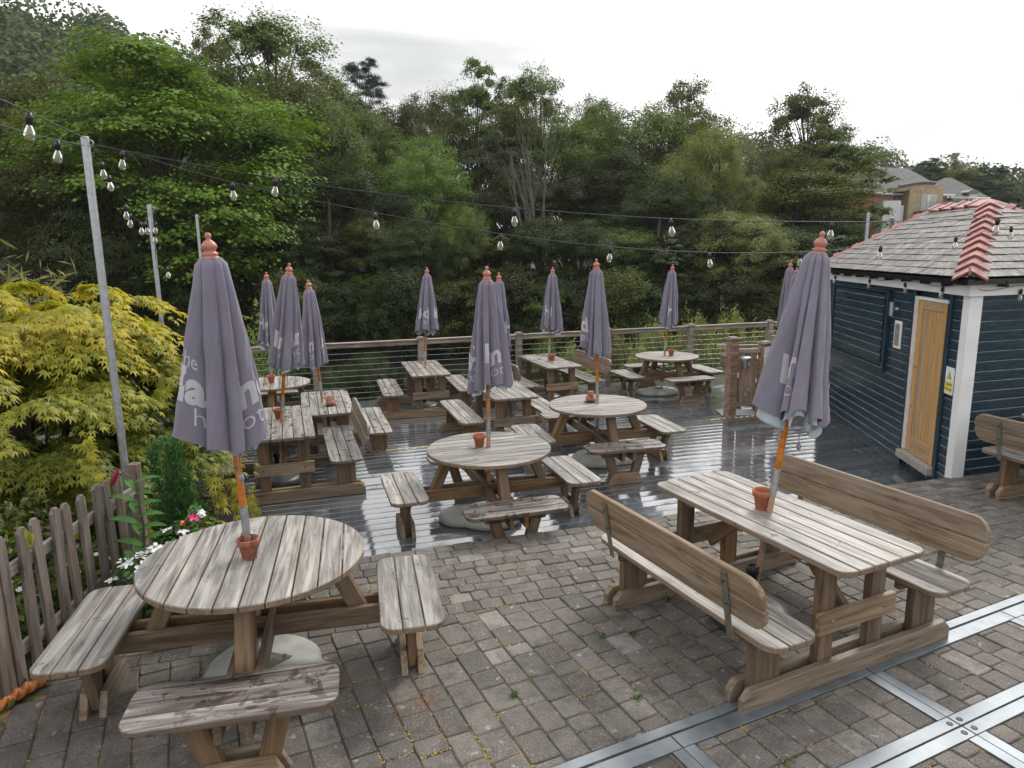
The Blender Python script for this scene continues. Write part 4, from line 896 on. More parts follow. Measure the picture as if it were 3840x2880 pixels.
# ---------------------------------------------------------------- warning signs
def sign_print(parent, inv, f, w, h):
    """printed face of a caution sign; f maps (x right, y up) to the sign plane"""
    yellow = plain('sign_yellow', (0.80, 0.66, 0.10), 0.4); ink = plain('sign_ink', (0.03, 0.03, 0.03), 0.5)
    def flat(name, pts, mat, lift): 
        me = bpy.data.meshes.new(name); me.from_pydata([tuple(inv @ f(x, y, lift)) for x, y in pts], [], [tuple(range(len(pts)))]); return put(name, me, mat, parent)
    flat('yellow_panel', [(-w * 0.38, -h * 0.42), (w * 0.38, -h * 0.42), (w * 0.38, -h * 0.04), (-w * 0.38, -h * 0.04)], yellow, 0.0012)
    flat('triangle_edge', [(-w * 0.24, h * 0.06), (w * 0.24, h * 0.06), (0, h * 0.36)], ink, 0.0012); flat('triangle', [(-w * 0.185, h * 0.082), (w * 0.185, h * 0.082), (0, h * 0.315)], yellow, 0.0020)
    flat('pictogram', [(-w * 0.07, h * 0.10), (w * 0.07, h * 0.095), (w * 0.07, h * 0.115), (w * 0.0, h * 0.125), (w * 0.05, h * 0.17), (w * 0.0, h * 0.225), (-w * 0.05, h * 0.19), (-w * 0.01, h * 0.16)], ink, 0.0028)
    for body, size, oy in (('Caution', 0.20, -0.17), ('Mind the step', 0.125, -0.335)):
        bm = text_mesh(body, w * size * 1.12, 0.0006); xs_ = [v.co.x for v in bm.verts]; cx = (min(xs_) + max(xs_)) / 2; bmesh.ops.triangulate(bm, faces=bm.faces); bm.verts.ensure_lookup_table()
        me = bpy.data.meshes.new('lettering'); me.from_pydata([tuple(inv @ f(v.co.x - cx, v.co.y + h * oy, 0.0020)) for v in bm.verts], [], [tuple(v.index for v in q.verts) for q in bm.faces]); bm.free(); put('lettering', me, ink, parent)
def caution(label, c, right, up, nrm, w, h):
    right, up, nrm = Vector(right).normalized(), Vector(up).normalized(), Vector(nrm).normalized(); inv = Matrix.Translation(-c); o = tag(empty('warning_sign', c), label, 'sign', 'caution signs')
    f = lambda x, y, l: c + right * x + up * y + nrm * (0.0015 + l)
    pts = rect(w, h, (0.01,) * 4, 3); m = MB(); m.prism(pts, -0.0015, 0.0015, 0, lambda p: inv @ (c + right * p.x + up * p.y + nrm * p.z)); pl = m.build('plate', M['white_paint'], o); sign_print(o, inv, f, w, h)
    for sx in (-1, 1):
        for sy in (-1, 1): MB().lathe([(0, 0.003), (0.004, 0.0025), (0.005, 0)], 8).build('screw', M['strap_metal'], o, mtx=frame(inv @ f(sx * w * 0.43, sy * h * 0.46, 0.0), right, nrm))
p = w1(0.195, 0.030, 1.005) + Vector((C0.x, C0.y, 0)); caution('white and yellow caution sign on the navy shed between door and corner post', p, (-W1.x, -W1.y, 0), (0, 0, 1), (-N1.x, -N1.y, 0), 0.19, 0.29)

# ================================================================== OUTDOOR SHOWER
pl, pr_ = at_z(2727, 1566, Z1), at_z(2846, 1566, Z1)
pr_ = Vector((pr_.x, pr_.y, Z1)); pl = Vector((pl.x + 0.05, pl.y + 0.05, Z1)); pr_ = pr_ + Vector((0.05, 0.05, 0))
so = tag(empty('outdoor_shower', pl), 'timber outdoor shower stand with steel shower head and low tap', 'shower'); ti = Matrix.Translation(-pl)
hl, hr = 1.235, 1.165
SW = 0.135; yaw_s = DECK_YAW + math.radians(4)
for c, h in ((pl, hl), (pr_, hr)):
    po = MB().prism(rect(SW, SW), 0.0, h, 0.004).build('post', M['shower_wood'], so, mtx=ti @ Matrix.Translation(c) @ Matrix.Rotation(yaw_s, 4, 'Z')); MB().prism(rect(0.185, 0.185), h + 0.001, h + 0.024, 0.005).prism(rect(0.14, 0.14), h + 0.025, h + 0.042, 0.012).build('post_cap', M['rail_wood'], po)
d = (pr_ - pl).normalized(); nf = Vector((d.y, -d.x, 0))
a, b = pl + d * 0.075, pr_ - d * 0.075
beam('top_rail', ti @ (a + Vector((0, 0, 1.06))), ti @ (b + Vector((0, 0, 1.06))), 0.06, 0.06, M['rail_wood'], so); beam('bottom_rail', ti @ (a + Vector((0, 0, 0.20))), ti @ (b + Vector((0, 0, 0.20))), 0.06, 0.06, M['rail_wood'], so)
mid = (a + b) / 2 + nf * -0.005
panel = beam('panel', ti @ (mid + Vector((0, 0, 0.235))), ti @ (mid + Vector((0, 0, 1.025))), 0.26, 0.05, M['shower_wood'], so, up=nf)
hp = mid + nf * 0.03 - d * 0.02; 
MB().tube([ti @ (hp + Vector((0, 0, 0.86))), ti @ (hp + nf * 0.02 + Vector((0, 0, 0.86)))], 0.045, 14).build('flange', M['steel'], so)
hd = hp + nf * 0.14 - d * 0.06
MB().tube([ti @ (hp + Vector((0, 0, 0.86))), ti @ (hd + Vector((0, 0, 0.86)))], 0.014, 10).build('arm', M['steel'], so)
MB().lathe([(0.0, 0.0), (0.033, 0.0), (0.036, 0.11), (0.05, 0.135), (0.086, 0.165), (0.09, 0.185), (0.06, 0.198), (0, 0.20)], 20, c=ti @ (hd + Vector((0, 0, 0.79)))).build('shower_head', M['steel'], so)
tpp = hp + d * 0.02; MB().tube([ti @ (tpp + Vector((0, 0, 0.44))), ti @ (tpp + nf * 0.02 + Vector((0, 0, 0.44)))], 0.032, 14).build('flange', M['steel'], so)
MB().tube([ti @ (tpp + Vector((0, 0, 0.44))), ti @ (tpp + nf * 0.05 - d * 0.02 + Vector((0, 0, 0.44))), ti @ (tpp + nf * 0.16 - d * 0.07 + Vector((0, 0, 0.405)))], [0.014, 0.022, 0.024], 12).build('tap', M['steel'], so)
vb = Vector((-UY, UX, 0))
beam('back_rail', ti @ (pr_ + d * 0.07 + vb * 0.45 + Vector((0, 0, 1.02))), ti @ (pr_ + d * 1.05 + vb * 0.45 + Vector((0, 0, 1.02))), 0.07, 0.05, M['rail_wood'], so); beam('back_rail', ti @ (pl + d * 0.07 + vb * 0.55 + Vector((0, 0, 1.06))), ti @ (pr_ + d * 1.05 + vb * 0.55 + Vector((0, 0, 1.06))), 0.07, 0.05, M['rail_wood'], so)
MB().prism([tuple((ti @ q).xy) for q in (pl - d * 0.1 - nf * 0.08 - vb * 0, pr_ - nf * 0.08, pr_ - nf * 0.5, pl - d * 0.1 - nf * 0.5)][::-1], -0.02, 0.004).build('grate', M['base_black'], so)
rr_ = Matrix.Rotation(yaw_s, 3, 'Z'); fn = rr_ @ Vector((0, -1, 0)); fr = rr_ @ Vector((1, 0, 0))
caution('faded white caution sign screwed to the post of the outdoor shower', pr_ + fn * (SW / 2 + 0.004) + Vector((0, 0, 0.985)) + fr * 0.03, fr, (0, 0, 1), fn, 0.19, 0.29)
# dog bowls
def bowl(label, px, rim, col, h, paws):
    p = at_z(px[0], px[1], Z1 + 0.001); o = tag(empty('dog_bowl', p), label, 'dog bowl', 'dog bowls by the shower')
    MB().lathe([(0, 0.0), (rim * 0.92, 0.0), (rim * 0.9, 0.01), (rim, h - 0.006), (rim * 1.06, h - 0.004), (rim * 1.06, h), (rim * 0.96, h), (rim * 0.8, 0.014), (0, 0.012)], 28).build('bowl', col, o)
    if paws:
        for k in range(12):
            a = 2 * PI * k / 12
            for dx, dz, r in ((0, -0.004, 0.008), (-0.009, 0.008, 0.0035), (-0.003, 0.0115, 0.0035), (0.004, 0.0115, 0.0035), (0.010, 0.008, 0.0035)):
                z = h * 0.5 + dz; rd = rim * (0.9 + 0.1 * z / h) + 0.0016; c_ = (rd * math.cos(a + dx / rd), rd * math.sin(a + dx / rd), z)
                if k % 2 == 0 or True: MB().lathe([(0, 0.0008), (r, 0.0)], 10).build('paw_print', M['white_paint'], o, mtx=frame(c_, (-math.sin(a), math.cos(a), 0), (math.cos(a), math.sin(a), 0)))
bowl('small shiny steel dog bowl on the deck beside the shower', (2886, 1571), 0.075, M['steel'], 0.055, False); bowl('black dog bowl with white paw prints beside the shower', (2930, 1563), 0.10, M['black'], 0.075, True)
tag(MB().lathe([(0, 0.0), (0.07, 0.0), (0.075, 0.06), (0.07, 0.06), (0.065, 0.01), (0, 0.008)], 20).build('plant_saucer', M['black'], None, loc=at_z(2872, 1560, Z1 + 0.001)), 'small black plastic dish behind the steel dog bowl', 'dish')

# ================================================================== POLES AND FESTOON LIGHTS
def pole(label, px, y, r=0.024, zb=0.0, extra=None):
    t = at_y(px[0], px[1], y); o = tag(empty('lamp_pole', (t.x, y, zb)), label, 'pole', 'galvanised festoon poles'); MB().tube([(0, 0, 0), (0, 0, t.z - zb)], r, 14).build('tube', M['steel'], o)
    MB().lathe([(r * 0.93, 0), (r * 0.96, 0.004), (r * 0.6, 0.008), (0, 0.009)], 14, c=(0, 0, t.z - zb)).build('cap', M['steel'], o)
    MB().tube([(0, 0, t.z - zb - 0.05), (r + 0.025, -0.01, t.z - zb - 0.06), (r + 0.035, -0.01, t.z - zb - 0.03), (r + 0.012, -0.005, t.z - zb - 0.015)], 0.004, 6).build('hook', M['steel'], o)
    return t
P1 = pole('tall galvanised pole rising behind the picket fence beside the maple', (318, 516), 5.05, 0.027); P2 = pole('galvanised pole rising out of the top of the maple', (559, 770), 7.8, 0.024, Z1); P3 = pole('slim galvanised post far behind the parasol by the fence', (737, 806), 12.4, 0.024, Z2 - 0.3); P4 = pole('grey galvanised post rising behind the shed roof', (3256, 800), 13.2, 0.03, Z2)
GB = MB().lathe([(0.0105, 0.0), (0.012, -0.006), (0.022, -0.030), (0.0255, -0.046), (0.022, -0.062), (0.012, -0.071), (0.0, -0.073)], 14).mesh('bulb'); FI = MB().tube([(-0.004, 0, 0), (-0.003, 0, -0.035), (0.003, 0, -0.035), (0.004, 0, 0)], 0.0012, 4).mesh('filament')
SO = MB().lathe([(0.0, 0.012), (0.010, 0.012), (0.0125, 0.0), (0.016, -0.004), (0.0165, -0.022), (0.0145, -0.024), (0.0155, -0.044), (0.0, -0.044)], 12).mesh('socket'); M['filament'] = plain('filament', (0.75, 0.6, 0.3), 0.4)
def festoon(label, path, bulbs, rad=0.0032, s=1.0, tilt=0.0):
    """path: list of world points; bulbs: world points on it"""
    o = tag(empty('festoon_light', path[0]), label, 'string lights', 'festoon strings'); ti_ = Matrix.Translation(-Vector(path[0])); pts = []
    P = [Vector(p) for p in path]
    for i in range(len(P) - 1):      # smooth the polyline a little
        p0, p1, p2, p3 = P[max(i - 1, 0)], P[i], P[i + 1], P[min(i + 2, len(P) - 1)]
        for k in range(5): t = k / 5; pts.append(0.5 * (2 * p1 + (p2 - p0) * t + (2 * p0 - 5 * p1 + 4 * p2 - p3) * t * t + (3 * p1 - 3 * p2 + p3 - p0) * t ** 3))
    pts.append(P[-1]); MB().tube([ti_ @ p for p in pts], rad, 5).build('wire', M['wire'], o)
    for k, b in enumerate(bulbs):
        mt = ti_ @ Matrix.Translation(Vector(b) - Vector((0, 0, 0.012))) @ Matrix.Rotation(0.12 * math.sin(k * 2.3), 4, 'X') @ Matrix.Rotation(0.12 * math.cos(k * 1.7), 4, 'Y') @ Matrix.Scale(s, 4)
        so_ = put('lamp_holder', SO, M['black'], o, mtx=mt); g = put('bulb', GB, M['bulb'], so_, loc=(0, 0, -0.044)); put('filament', FI, M['filament'], so_, loc=(0, 0, -0.046))
def pxpath(pts, a, b):
    """pixels on the vertical plane through the plan points a and b"""
    d = (b[0] - a[0], b[1] - a[1]); return [at_plane(u, v, a, d) for u, v in pts]
a = (P1.x, P1.y); b = (5.4, 5.4)
A_ = [(320, 532), (458, 563), (700, 610), (1033, 668), (1400, 722), (1928, 780), (2515, 820), (3120, 832), (3480, 826), (3744, 815), (3900, 806)]; festoon('upper festoon string spanning level in front of the trees', pxpath(A_, a, b), pxpath([A_[i] for i in (3, 5, 6, 7, 9)], a, b))
b = (at_y(3840, 838, 7.0).x, 7.0); B_ = [(322, 545), (458, 566), (870, 684), (1405, 797), (1877, 877), (2290, 925), (2660, 947), (3000, 945), (3304, 922), (3586, 885), (3793, 848), (3900, 830)]
festoon('lower sagging festoon string running from pole to shed roof', pxpath(B_, a, b), pxpath([B_[i] for i in range(1, 11)], a, b))
for pts, bl, bb, lab in (([(318, 518), (215, 470), (108, 420), (-60, 345)], [2], at_y(0, 370, 2.9), 'festoon string climbing from the tall pole towards the hotel'), ([(316, 545), (215, 525), (100, 498), (-60, 450)], [1], at_y(0, 468, 3.2), 'lower festoon string leading from the tall pole towards the hotel')):
    festoon(lab, pxpath(pts, (P1.x, P1.y), (bb.x, bb.y)), pxpath([pts[i] for i in bl], (P1.x, P1.y), (bb.x, bb.y)))
E_ = [(330, 532), (380, 606), (408, 656), (470, 768), (487, 800), (527, 832), (545, 833), (566, 790)]; festoon('festoon string drooping between the two poles at the maple', pxpath(E_, (P1.x, P1.y), (P2.x, P2.y)), pxpath([(330, 536), E_[1], E_[2], E_[3], E_[4], E_[5], E_[6]], (P1.x, P1.y), (P2.x, P2.y)))
q0 = Vector((P2.x + 0.03, P2.y, P2.z - 0.03)); festoon('festoon tail hanging down the pole in the maple', [q0, q0 + Vector((0.03, -0.02, -0.22)), q0 + Vector((0.0, -0.02, -0.42)), q0 + Vector((-0.01, -0.01, -0.62)), q0 + Vector((0.05, -0.01, -0.64))], [q0 + Vector((0.03, -0.02, -0.15)), q0 + Vector((0.0, -0.02, -0.25)), q0 + Vector((0.10, -0.01, -0.63))])
wb = [w1(a_, 0.085, 2.0) + Vector((C0.x, C0.y, 0)) for a_ in (4.0, 3.45, 2.85, 2.15, 1.35, 0.58, 0.0)] + [w2(a_, 0.09, 1.985) + Vector((C0.x, C0.y, 0)) for a_ in (0.1, 0.55, 1.2)]
wb = [p + Vector((0, 0, 0.02 * (-1) ** i)) for i, p in enumerate(wb)]; ins_ = lambda a_: w1(a_, 0.085, 1.985) + Vector((C0.x, C0.y, 0))
festoon('festoon string clipped along the white shed fascia', wb, [ins_(3.83), ins_(2.45), ins_(1.35), ins_(0.42), w2(0.55, 0.09, 1.97) + Vector((C0.x, C0.y, 0))], 0.003)

# ================================================================== PICKET FENCE, FLOWER BED
XF = -2.79
fence = tag(empty('picket_fence', (XF, 4.0, 0)), 'low brown picket fence between the paving and the flower bed', 'fence'); FI_ = Matrix.Translation((-XF, -4.0, 0))
for z in (0.22, 0.70): beam('fence_rail', FI_ @ Vector((XF - 0.028, 2.2, z)), FI_ @ Vector((XF - 0.028, 4.98, z)), 0.075, 0.03, M['rail_wood'], fence, up=(1, 0, 0))
rf = random.Random(4)
for k in range(19):
    y = 4.715 - 0.1445 * k; h = 0.885 + rf.uniform(-0.012, 0.012); w_ = 0.072
    out = [(0, -w_ / 2), (h - 0.03, -w_ / 2), (h, -w_ / 2 + 0.022), (h, w_ / 2 - 0.022), (h - 0.03, w_ / 2), (0, w_ / 2)]
    key = ('picket', round(h, 3)); put('picket', slab(key, out, 0.024, 0.002), M['fence_wood'], fence, mtx=FI_ @ frame((XF, y, 0.03), (rf.uniform(-0.015, 0.015), rf.uniform(-0.02, 0.02), 1), (1, 0, 0)))
beam('gate_post', FI_ @ Vector((XF - 0.01, 3.44, 0.0)), FI_ @ Vector((XF - 0.01, 3.44, 0.9)), 0.10, 0.07, M['fence_wood'], fence, up=(1, 0, 0)); beam('fence_post', FI_ @ Vector((XF - 0.03, 4.98, 0.0)), FI_ @ Vector((XF - 0.03, 4.98, 0.90)), 0.07, 0.07, M['fence_wood'], fence, up=(1, 0, 0))
bed = tag(MB().prism([(-8, 1.5), (XF - 0.06, 1.5), (XF - 0.06, 4.95), (-2.15, 5.02), tuple(uv(-0.95, 5.38).xy), tuple(uv(-2.88, 5.41).xy), tuple(uv(-2.88, 10.5).xy), (-9, 9.5)], -0.6, -0.02).build('flower_bed', M['soil']), kind='structure')
# barley-twist edging by the fence foot
tw = MB(); a_, b_ = Vector((-2.80, 3.33, 0.045)), Vector((-2.69, 3.66, 0.045)); n = 60; dd = (b_ - a_); L = dd.length; dd.normalize(); sd = Vector((dd.y, -dd.x, 0)); V = []; F = []
for i in range(n + 1):
    t = i / n
    for k in range(14):
        g = 2 * PI * k / 14; r_ = 0.030 + 0.007 * math.sin(2 * (g - t * L * 52)) ; V.append(a_ + dd * (t * L) + sd * (r_ * math.cos(g)) + Vector((0, 0, r_ * math.sin(g))))
for i in range(n):
    for k in range(14): j = (k + 1) % 14; F.append((i * 14 + k, i * 14 + j, (i + 1) * 14 + j, (i + 1) * 14 + k))
tw.add(V, F, True); tag(tw.build('twisted_post', M['pole_wood'], None), 'brown barley-twist wooden rod lying at the foot of the picket fence', 'twisted rod')

# ------------------------------------------------------------------ leaf geometry
def leaf_quads(P, N, size, r, aspect=0.55, axis=None, bend=0.0):
    """one bent diamond (2 triangles as a quad) per point; N = leaf normals, axis = preferred direction of the blade"""
    n = len(P); a = r.normal(size=(n, 3)) if axis is None else axis + r.normal(size=(n, 3)) * 0.35
    a -= N * (a * N).sum(1, keepdims=True); a /= np.linalg.norm(a, axis=1, keepdims=True) + 1e-9; b = np.cross(N, a)
    s = (size * r.uniform(0.65, 1.3, n))[:, None]
    V = np.empty((n, 4, 3)); V[:, 0] = P - a * s * 0.5; V[:, 1] = P + b * s * aspect * 0.5 + N * s * bend; V[:, 2] = P + a * s * 0.5 - N * s * 0.12; V[:, 3] = P - b * s * aspect * 0.5 + N * s * bend
    return V.reshape(-1, 3), np.arange(4 * n).reshape(n, 4)
def unit(v): return v / (np.linalg.norm(v, axis=-1, keepdims=True) + 1e-9)
def crown_points(kind, H, R, r, nlobe, nclump, nleaf):
    """points, normals, tone for the leaves of a crown of height H (trunk included) and radius R"""
    z0 = {'broad': 0.04, 'layer': 0.04, 'willow': 0.04, 'open': 0.12, 'pine': 0.12}.get(kind, 0.2) * H
    c = np.array([0, 0, (z0 + H) / 2]); ax = np.array([R, R, (H - z0) / 2])
    d = unit(r.normal(size=(nlobe, 3))); d[:, 2] = d[:, 2] * 0.95 + 0.10; rad = (r.uniform(0.55, 0.95, nlobe) if kind == 'layer' else r.uniform(0.45, 0.86, nlobe))[:, None]; lob = c + d * rad * ax
    lr = R * r.uniform(0.24, 0.42, nlobe)
    for i, (fx, fy, fz) in enumerate(((0.05, 0.0, 0.74), (-0.24, 0.1, 0.62), (0.27, -0.1, 0.60), (0.0, -0.25, 0.55), (0.42, 0.1, 0.42), (-0.45, -0.1, 0.40))):
        lob[i] = c + ax * (np.array([fx, fy, fz]) + r.normal(0, 0.05, 3)); lr[i] = R * r.uniform(0.36, 0.46)
    if kind == 'open': lr *= 0.8
    P = []; Nn = []; T = []; AX = []
    for i in range(nlobe):
        dc = unit(r.normal(size=(nclump, 3))); dc[:, 2] = np.where(dc[:, 2] < -0.35, -dc[:, 2], dc[:, 2]); fl = 0.42 if kind in ('layer', 'pine') else 0.8
        cl = lob[i] + dc * lr[i] * np.array([1, 1, fl]) * r.uniform(0.75, 1.05, (nclump, 1))
        cs = lr[i] * r.uniform(0.20, 0.34, nclump)
        for j in range(nclump):
            m = int(nleaf * r.uniform(0.5, 1.5)); o = r.normal(size=(m, 3)) * 0.60; flz = 0.30 if kind == 'layer' else 0.18 if kind == 'pine' else 0.62
            if kind == 'willow': o = o * np.array([0.7, 0.7, 1.5])
            p = cl[j] + o * cs[j] * np.array([1, 1, flz]) * 1.25
            if kind == 'layer': p[:, 2] -= 0.5 * cs[j] * (o[:, :2] ** 2).sum(1) * 0.5
            outw = unit(p - (lob[i] - [0, 0, lr[i] * 0.3])); up = np.array([0, 0, 1.0]); k = 0.9 if kind == 'layer' else 0.55
            nn = unit(up * k + outw * 0.75 + r.normal(size=(m, 3)) * (0.30 if kind == 'layer' else 0.42)); P.append(p); Nn.append(nn); T.append(np.clip(r.normal(0.5, 0.2, m) + r.normal(0, 0.12), 0, 1))
            a = np.tile([0.0, 0, -1.0], (m, 1)) + outw * 0.6 if kind in ('willow',) else outw + np.array([0, 0, -0.25]); AX.append(a)
    return np.concatenate(P), np.concatenate(Nn), np.concatenate(T), np.concatenate(AX), lob
TV = {}
def tree_variant(key, kind, H, R, seed, nlobe=16, nclump=12, nleaf=110, leaf=0.2, aspect=0.6, bark='bark', trunk_r=0.22, lean=0.0):
    r = np.random.default_rng(seed); P, N_, T_, AX, lob = crown_points(kind, H, R, r, nlobe, nclump, nleaf)
    V, F = leaf_quads(P, N_, leaf, r, aspect, AX); cr = mesh_np('crown', V, F, T_); tr = MB()
    pts = [(0, 0, 0), (0.03 * R, 0.02 * R, H * 0.2), (-0.02 * R, 0.03 * R, H * 0.45), (0.02 * R, 0, H * 0.7)]; tr.tube(pts, [trunk_r * 1.25, trunk_r, trunk_r * 0.7, trunk_r * 0.3], 8)
    for l in lob:
        z = min(max(l[2] - 0.28 * H, H * 0.12), H * 0.62); s = Vector((0, 0, z)); e = Vector(l); m = s.lerp(e, 0.5) + Vector((0, 0, 0.03 * H)); tr.tube([s, m, e, e + (e - m) * 0.35], [trunk_r * 0.36, trunk_r * 0.2, trunk_r * 0.1, trunk_r * 0.03], 5)
    TV[key] = (cr, tr.mesh('trunk'), H, R, bark)
tree_variant('broad1', 'broad', 12, 4, 1, 30, 12, 135, 0.140); tree_variant('broad2', 'broad', 12, 4, 2, 28, 12, 140, 0.140); tree_variant('broad3', 'broad', 12, 4, 3, 34, 11, 130, 0.132, 0.5)
tree_variant('layer', 'layer', 12, 5, 4, 120, 10, 92, 0.155, 0.8, trunk_r=0.13); tree_variant('layer2', 'layer', 12, 4, 5, 46, 10, 105, 0.155, 0.8)
tree_variant('willow', 'willow', 12, 3.6, 6, 30, 12, 150, 0.18, 0.2); tree_variant('open1', 'open', 12, 4, 7, 38, 10, 98, 0.135, 0.6); tree_variant('open2', 'open', 12, 4, 8, 36, 10, 105, 0.145, 0.5)
tree_variant('pine', 'pine', 12, 4, 9, 34, 9, 110, 0.26, 0.14); tree_variant('shrub', 'willow', 3, 1.5, 10, 14, 10, 70, 0.11, 0.28, trunk_r=0.05); tree_variant('shrub2', 'broad', 4, 2.2, 12, 26, 11, 90, 0.11, 0.5, trunk_r=0.06)
rt_ = random.Random(3)
def tree(label, key, mat, px, top, wpx, d, group, zb=None, name='tree', cat='tree', rz=None):
    """px, top, wpx in pixels of a 2212 px wide picture; d = metres away from the hotel"""
    d = d * 1.7 if group in (GW, 'thicket bushes on the far bank') else d; k = PW / 2212; t = at_y(px * k, top * k, d); zb = hgt(t.x, d) - 0.1 if zb is None else zb; cr, tr, H, R, bark = TV[key]
    w_ = wpx * k / FPX * (t - CAMP).length / 2 * 1.0; o = tag(empty(name, (t.x, d, zb), rz if rz is not None else rt_.uniform(0, 6.28)), label, cat, group); sz = (t.z - zb) / H; sx = w_ / (R * 0.93)
    mt = Matrix.Diagonal((sx, sx, sz, 1)); put('trunk', tr, M[bark], o, mtx=mt); tag(put('crown', cr, M[mat], o, mtx=mt), kind='stuff')
    return o
GW = 'trees on the bank across the river'
# --- singled-out trees
tree('broad bright green dome-shaped tree with layered foliage behind the tall pole', 'layer', 'leaf_bright', 335, 124, 450, 22.5, GW)
tree('dark olive tree with hanging twigs at the foot of the bright green dome tree', 'willow', 'leaf_olive', 60, 330, 330, 19, GW); tree('dark olive-brown tree filling the bank between the pole and the maple', 'broad3', 'leaf_dark', 150, 450, 210, 18.5, GW)
tree('russet-tinged olive tree high on the slope above the bright green dome tree', 'open2', 'leaf_olive', 40, 150, 300, 33, GW); tree('olive tree with sparse twiggy top on the slope beside the russet tree', 'open1', 'leaf_olive', 190, 85, 260, 36, GW)
tree('olive tree between the sparse-topped tree and the tallest tree', 'broad2', 'leaf_olive', 330, 110, 220, 38, GW)
tree('tallest tree of the wood with an airy crown', 'open2', 'leaf_mid', 580, 12, 330, 36, GW); tree('airy olive-green tree leaning against the tallest tree', 'open1', 'leaf_olive', 470, 40, 190, 37, GW); tree('soft olive-green tree in front of the tallest tree', 'broad3', 'leaf_olive', 640, 130, 210, 31, GW)
tree('dark blue-green pine beside the tallest tree', 'pine', 'leaf_pine', 775, 112, 125, 42, GW); tree('rounded light green tree right beside the dark pine', 'broad1', 'leaf_mid', 890, 185, 150, 40, GW)
tree('chestnut-like tree with a tall rounded crown against the sky', 'layer2', 'leaf_mid', 1025, 98, 150, 38, GW); tree('spreading tree with twiggy top beside the chestnut-like tree', 'open2', 'leaf_mid', 1165, 128, 210, 38, GW); tree('low dark rounded treetop between the twiggy tree and the ash', 'broad2', 'leaf_dark', 1285, 182, 110, 42, GW)
tree('airy blue-green ash with a feathery top', 'open1', 'leaf_mid', 1485, 150, 200, 38, GW); tree('round-topped dense tree in front of the feathery ash', 'broad1', 'leaf_mid', 1400, 200, 230, 33, GW)
tree('pale silvery willow with slanting boughs', 'willow', 'leaf_pale', 1560, 262, 215, 27, GW); tree('drooping pale willow under the slanting silvery willow', 'willow', 'leaf_pale', 1600, 455, 250, 23, GW)
tree('tall tree with a see-through top at the end of the wood by the houses', 'open2', 'leaf_mid', 1755, 160, 210, 36, GW); tree('full green tree hiding part of the apartment house', 'layer2', 'leaf_mid', 1805, 252, 195, 34, GW); tree('low dense green tree in front of the apartment house', 'broad1', 'leaf_mid', 1735, 350, 300, 29, GW)
tree('fresh green ash with drooping sprays in front of the dark wood', 'broad3', 'leaf_ash', 915, 292, 185, 27, GW); tree('fresh light green young tree standing just beyond the balustrade', 'willow', 'leaf_ash', 1015, 440, 150, 23, GW); tree('blue-green tree between the two ashes', 'layer2', 'leaf_dark', 1060, 260, 190, 31, GW)
# --- look-alikes in the mass of the wood
for px, top, w_, d, key, mt in ((715, 140, 150, 38, 'broad1', 'leaf_mid'), (820, 205, 150, 40, 'broad2', 'leaf_mid'), (700, 200, 200, 30, 'broad2', 'leaf_mid'), (790, 215, 190, 33, 'broad1', 'leaf_mid'), (960, 190, 160, 37, 'broad3', 'leaf_mid'), (1110, 200, 190, 35, 'broad2', 'leaf_mid'), (1220, 235, 190, 33, 'broad1', 'leaf_mid'), (1300, 215, 190, 35, 'broad3', 'leaf_mid'), (520, 190, 180, 32, 'broad1', 'leaf_olive'), (100, 215, 260, 30, 'broad1', 'leaf_olive'), (1690, 300, 170, 32, 'broad2', 'leaf_mid'), (1500, 230, 170, 34, 'broad3', 'leaf_mid')):
    tree('mid green broadleaf tree in the closed mass of the wood', key, mt, px, top, w_, d, GW)
for px, top, w_, d, key in ((620, 300, 190, 27, 'broad3'), (740, 330, 210, 26, 'broad2'), (830, 400, 190, 25, 'broad1'), (1110, 360, 200, 27, 'broad3'), (1240, 350, 210, 28, 'broad2'), (1340, 300, 210, 29, 'broad1'), (1430, 380, 220, 26, 'broad3'), (1690, 480, 250, 26, 'broad2'), (1780, 470, 210, 27, 'broad1'), (570, 420, 200, 24, 'broad1'), (560, 330, 150, 24, 'layer2'), (660, 470, 220, 23.5, 'broad3'), (1300, 480, 220, 24, 'broad2'), (1500, 520, 200, 24, 'broad1')):
    tree('dark green tree low on the bank beyond the river', key, 'leaf_dark', px, top, w_, d, GW)
for i in range(26):
    tree('dark green thicket bush at the water across the river', 'shrub2', ('leaf_dark', 'leaf_mid', 'leaf_dark')[i % 3], 380 + 60 * i, 590 + 30 * ((i * 7) % 4) / 3, 165, 20.6 + 0.5 * ((i * 5) % 4), 'thicket bushes on the far bank', name='bush', cat='bush')
for i in range(20):
    tree('dark green tree low on the bank beyond the river', ('broad2', 'broad3', 'broad1', 'layer2')[i % 4], ('leaf_dark', 'leaf_dark', 'leaf_mid')[i % 3], 60 + 92 * i, 455 + 45 * ((i * 5) % 4) / 3, 175, 22.6 + 0.45 * (i % 3), GW)
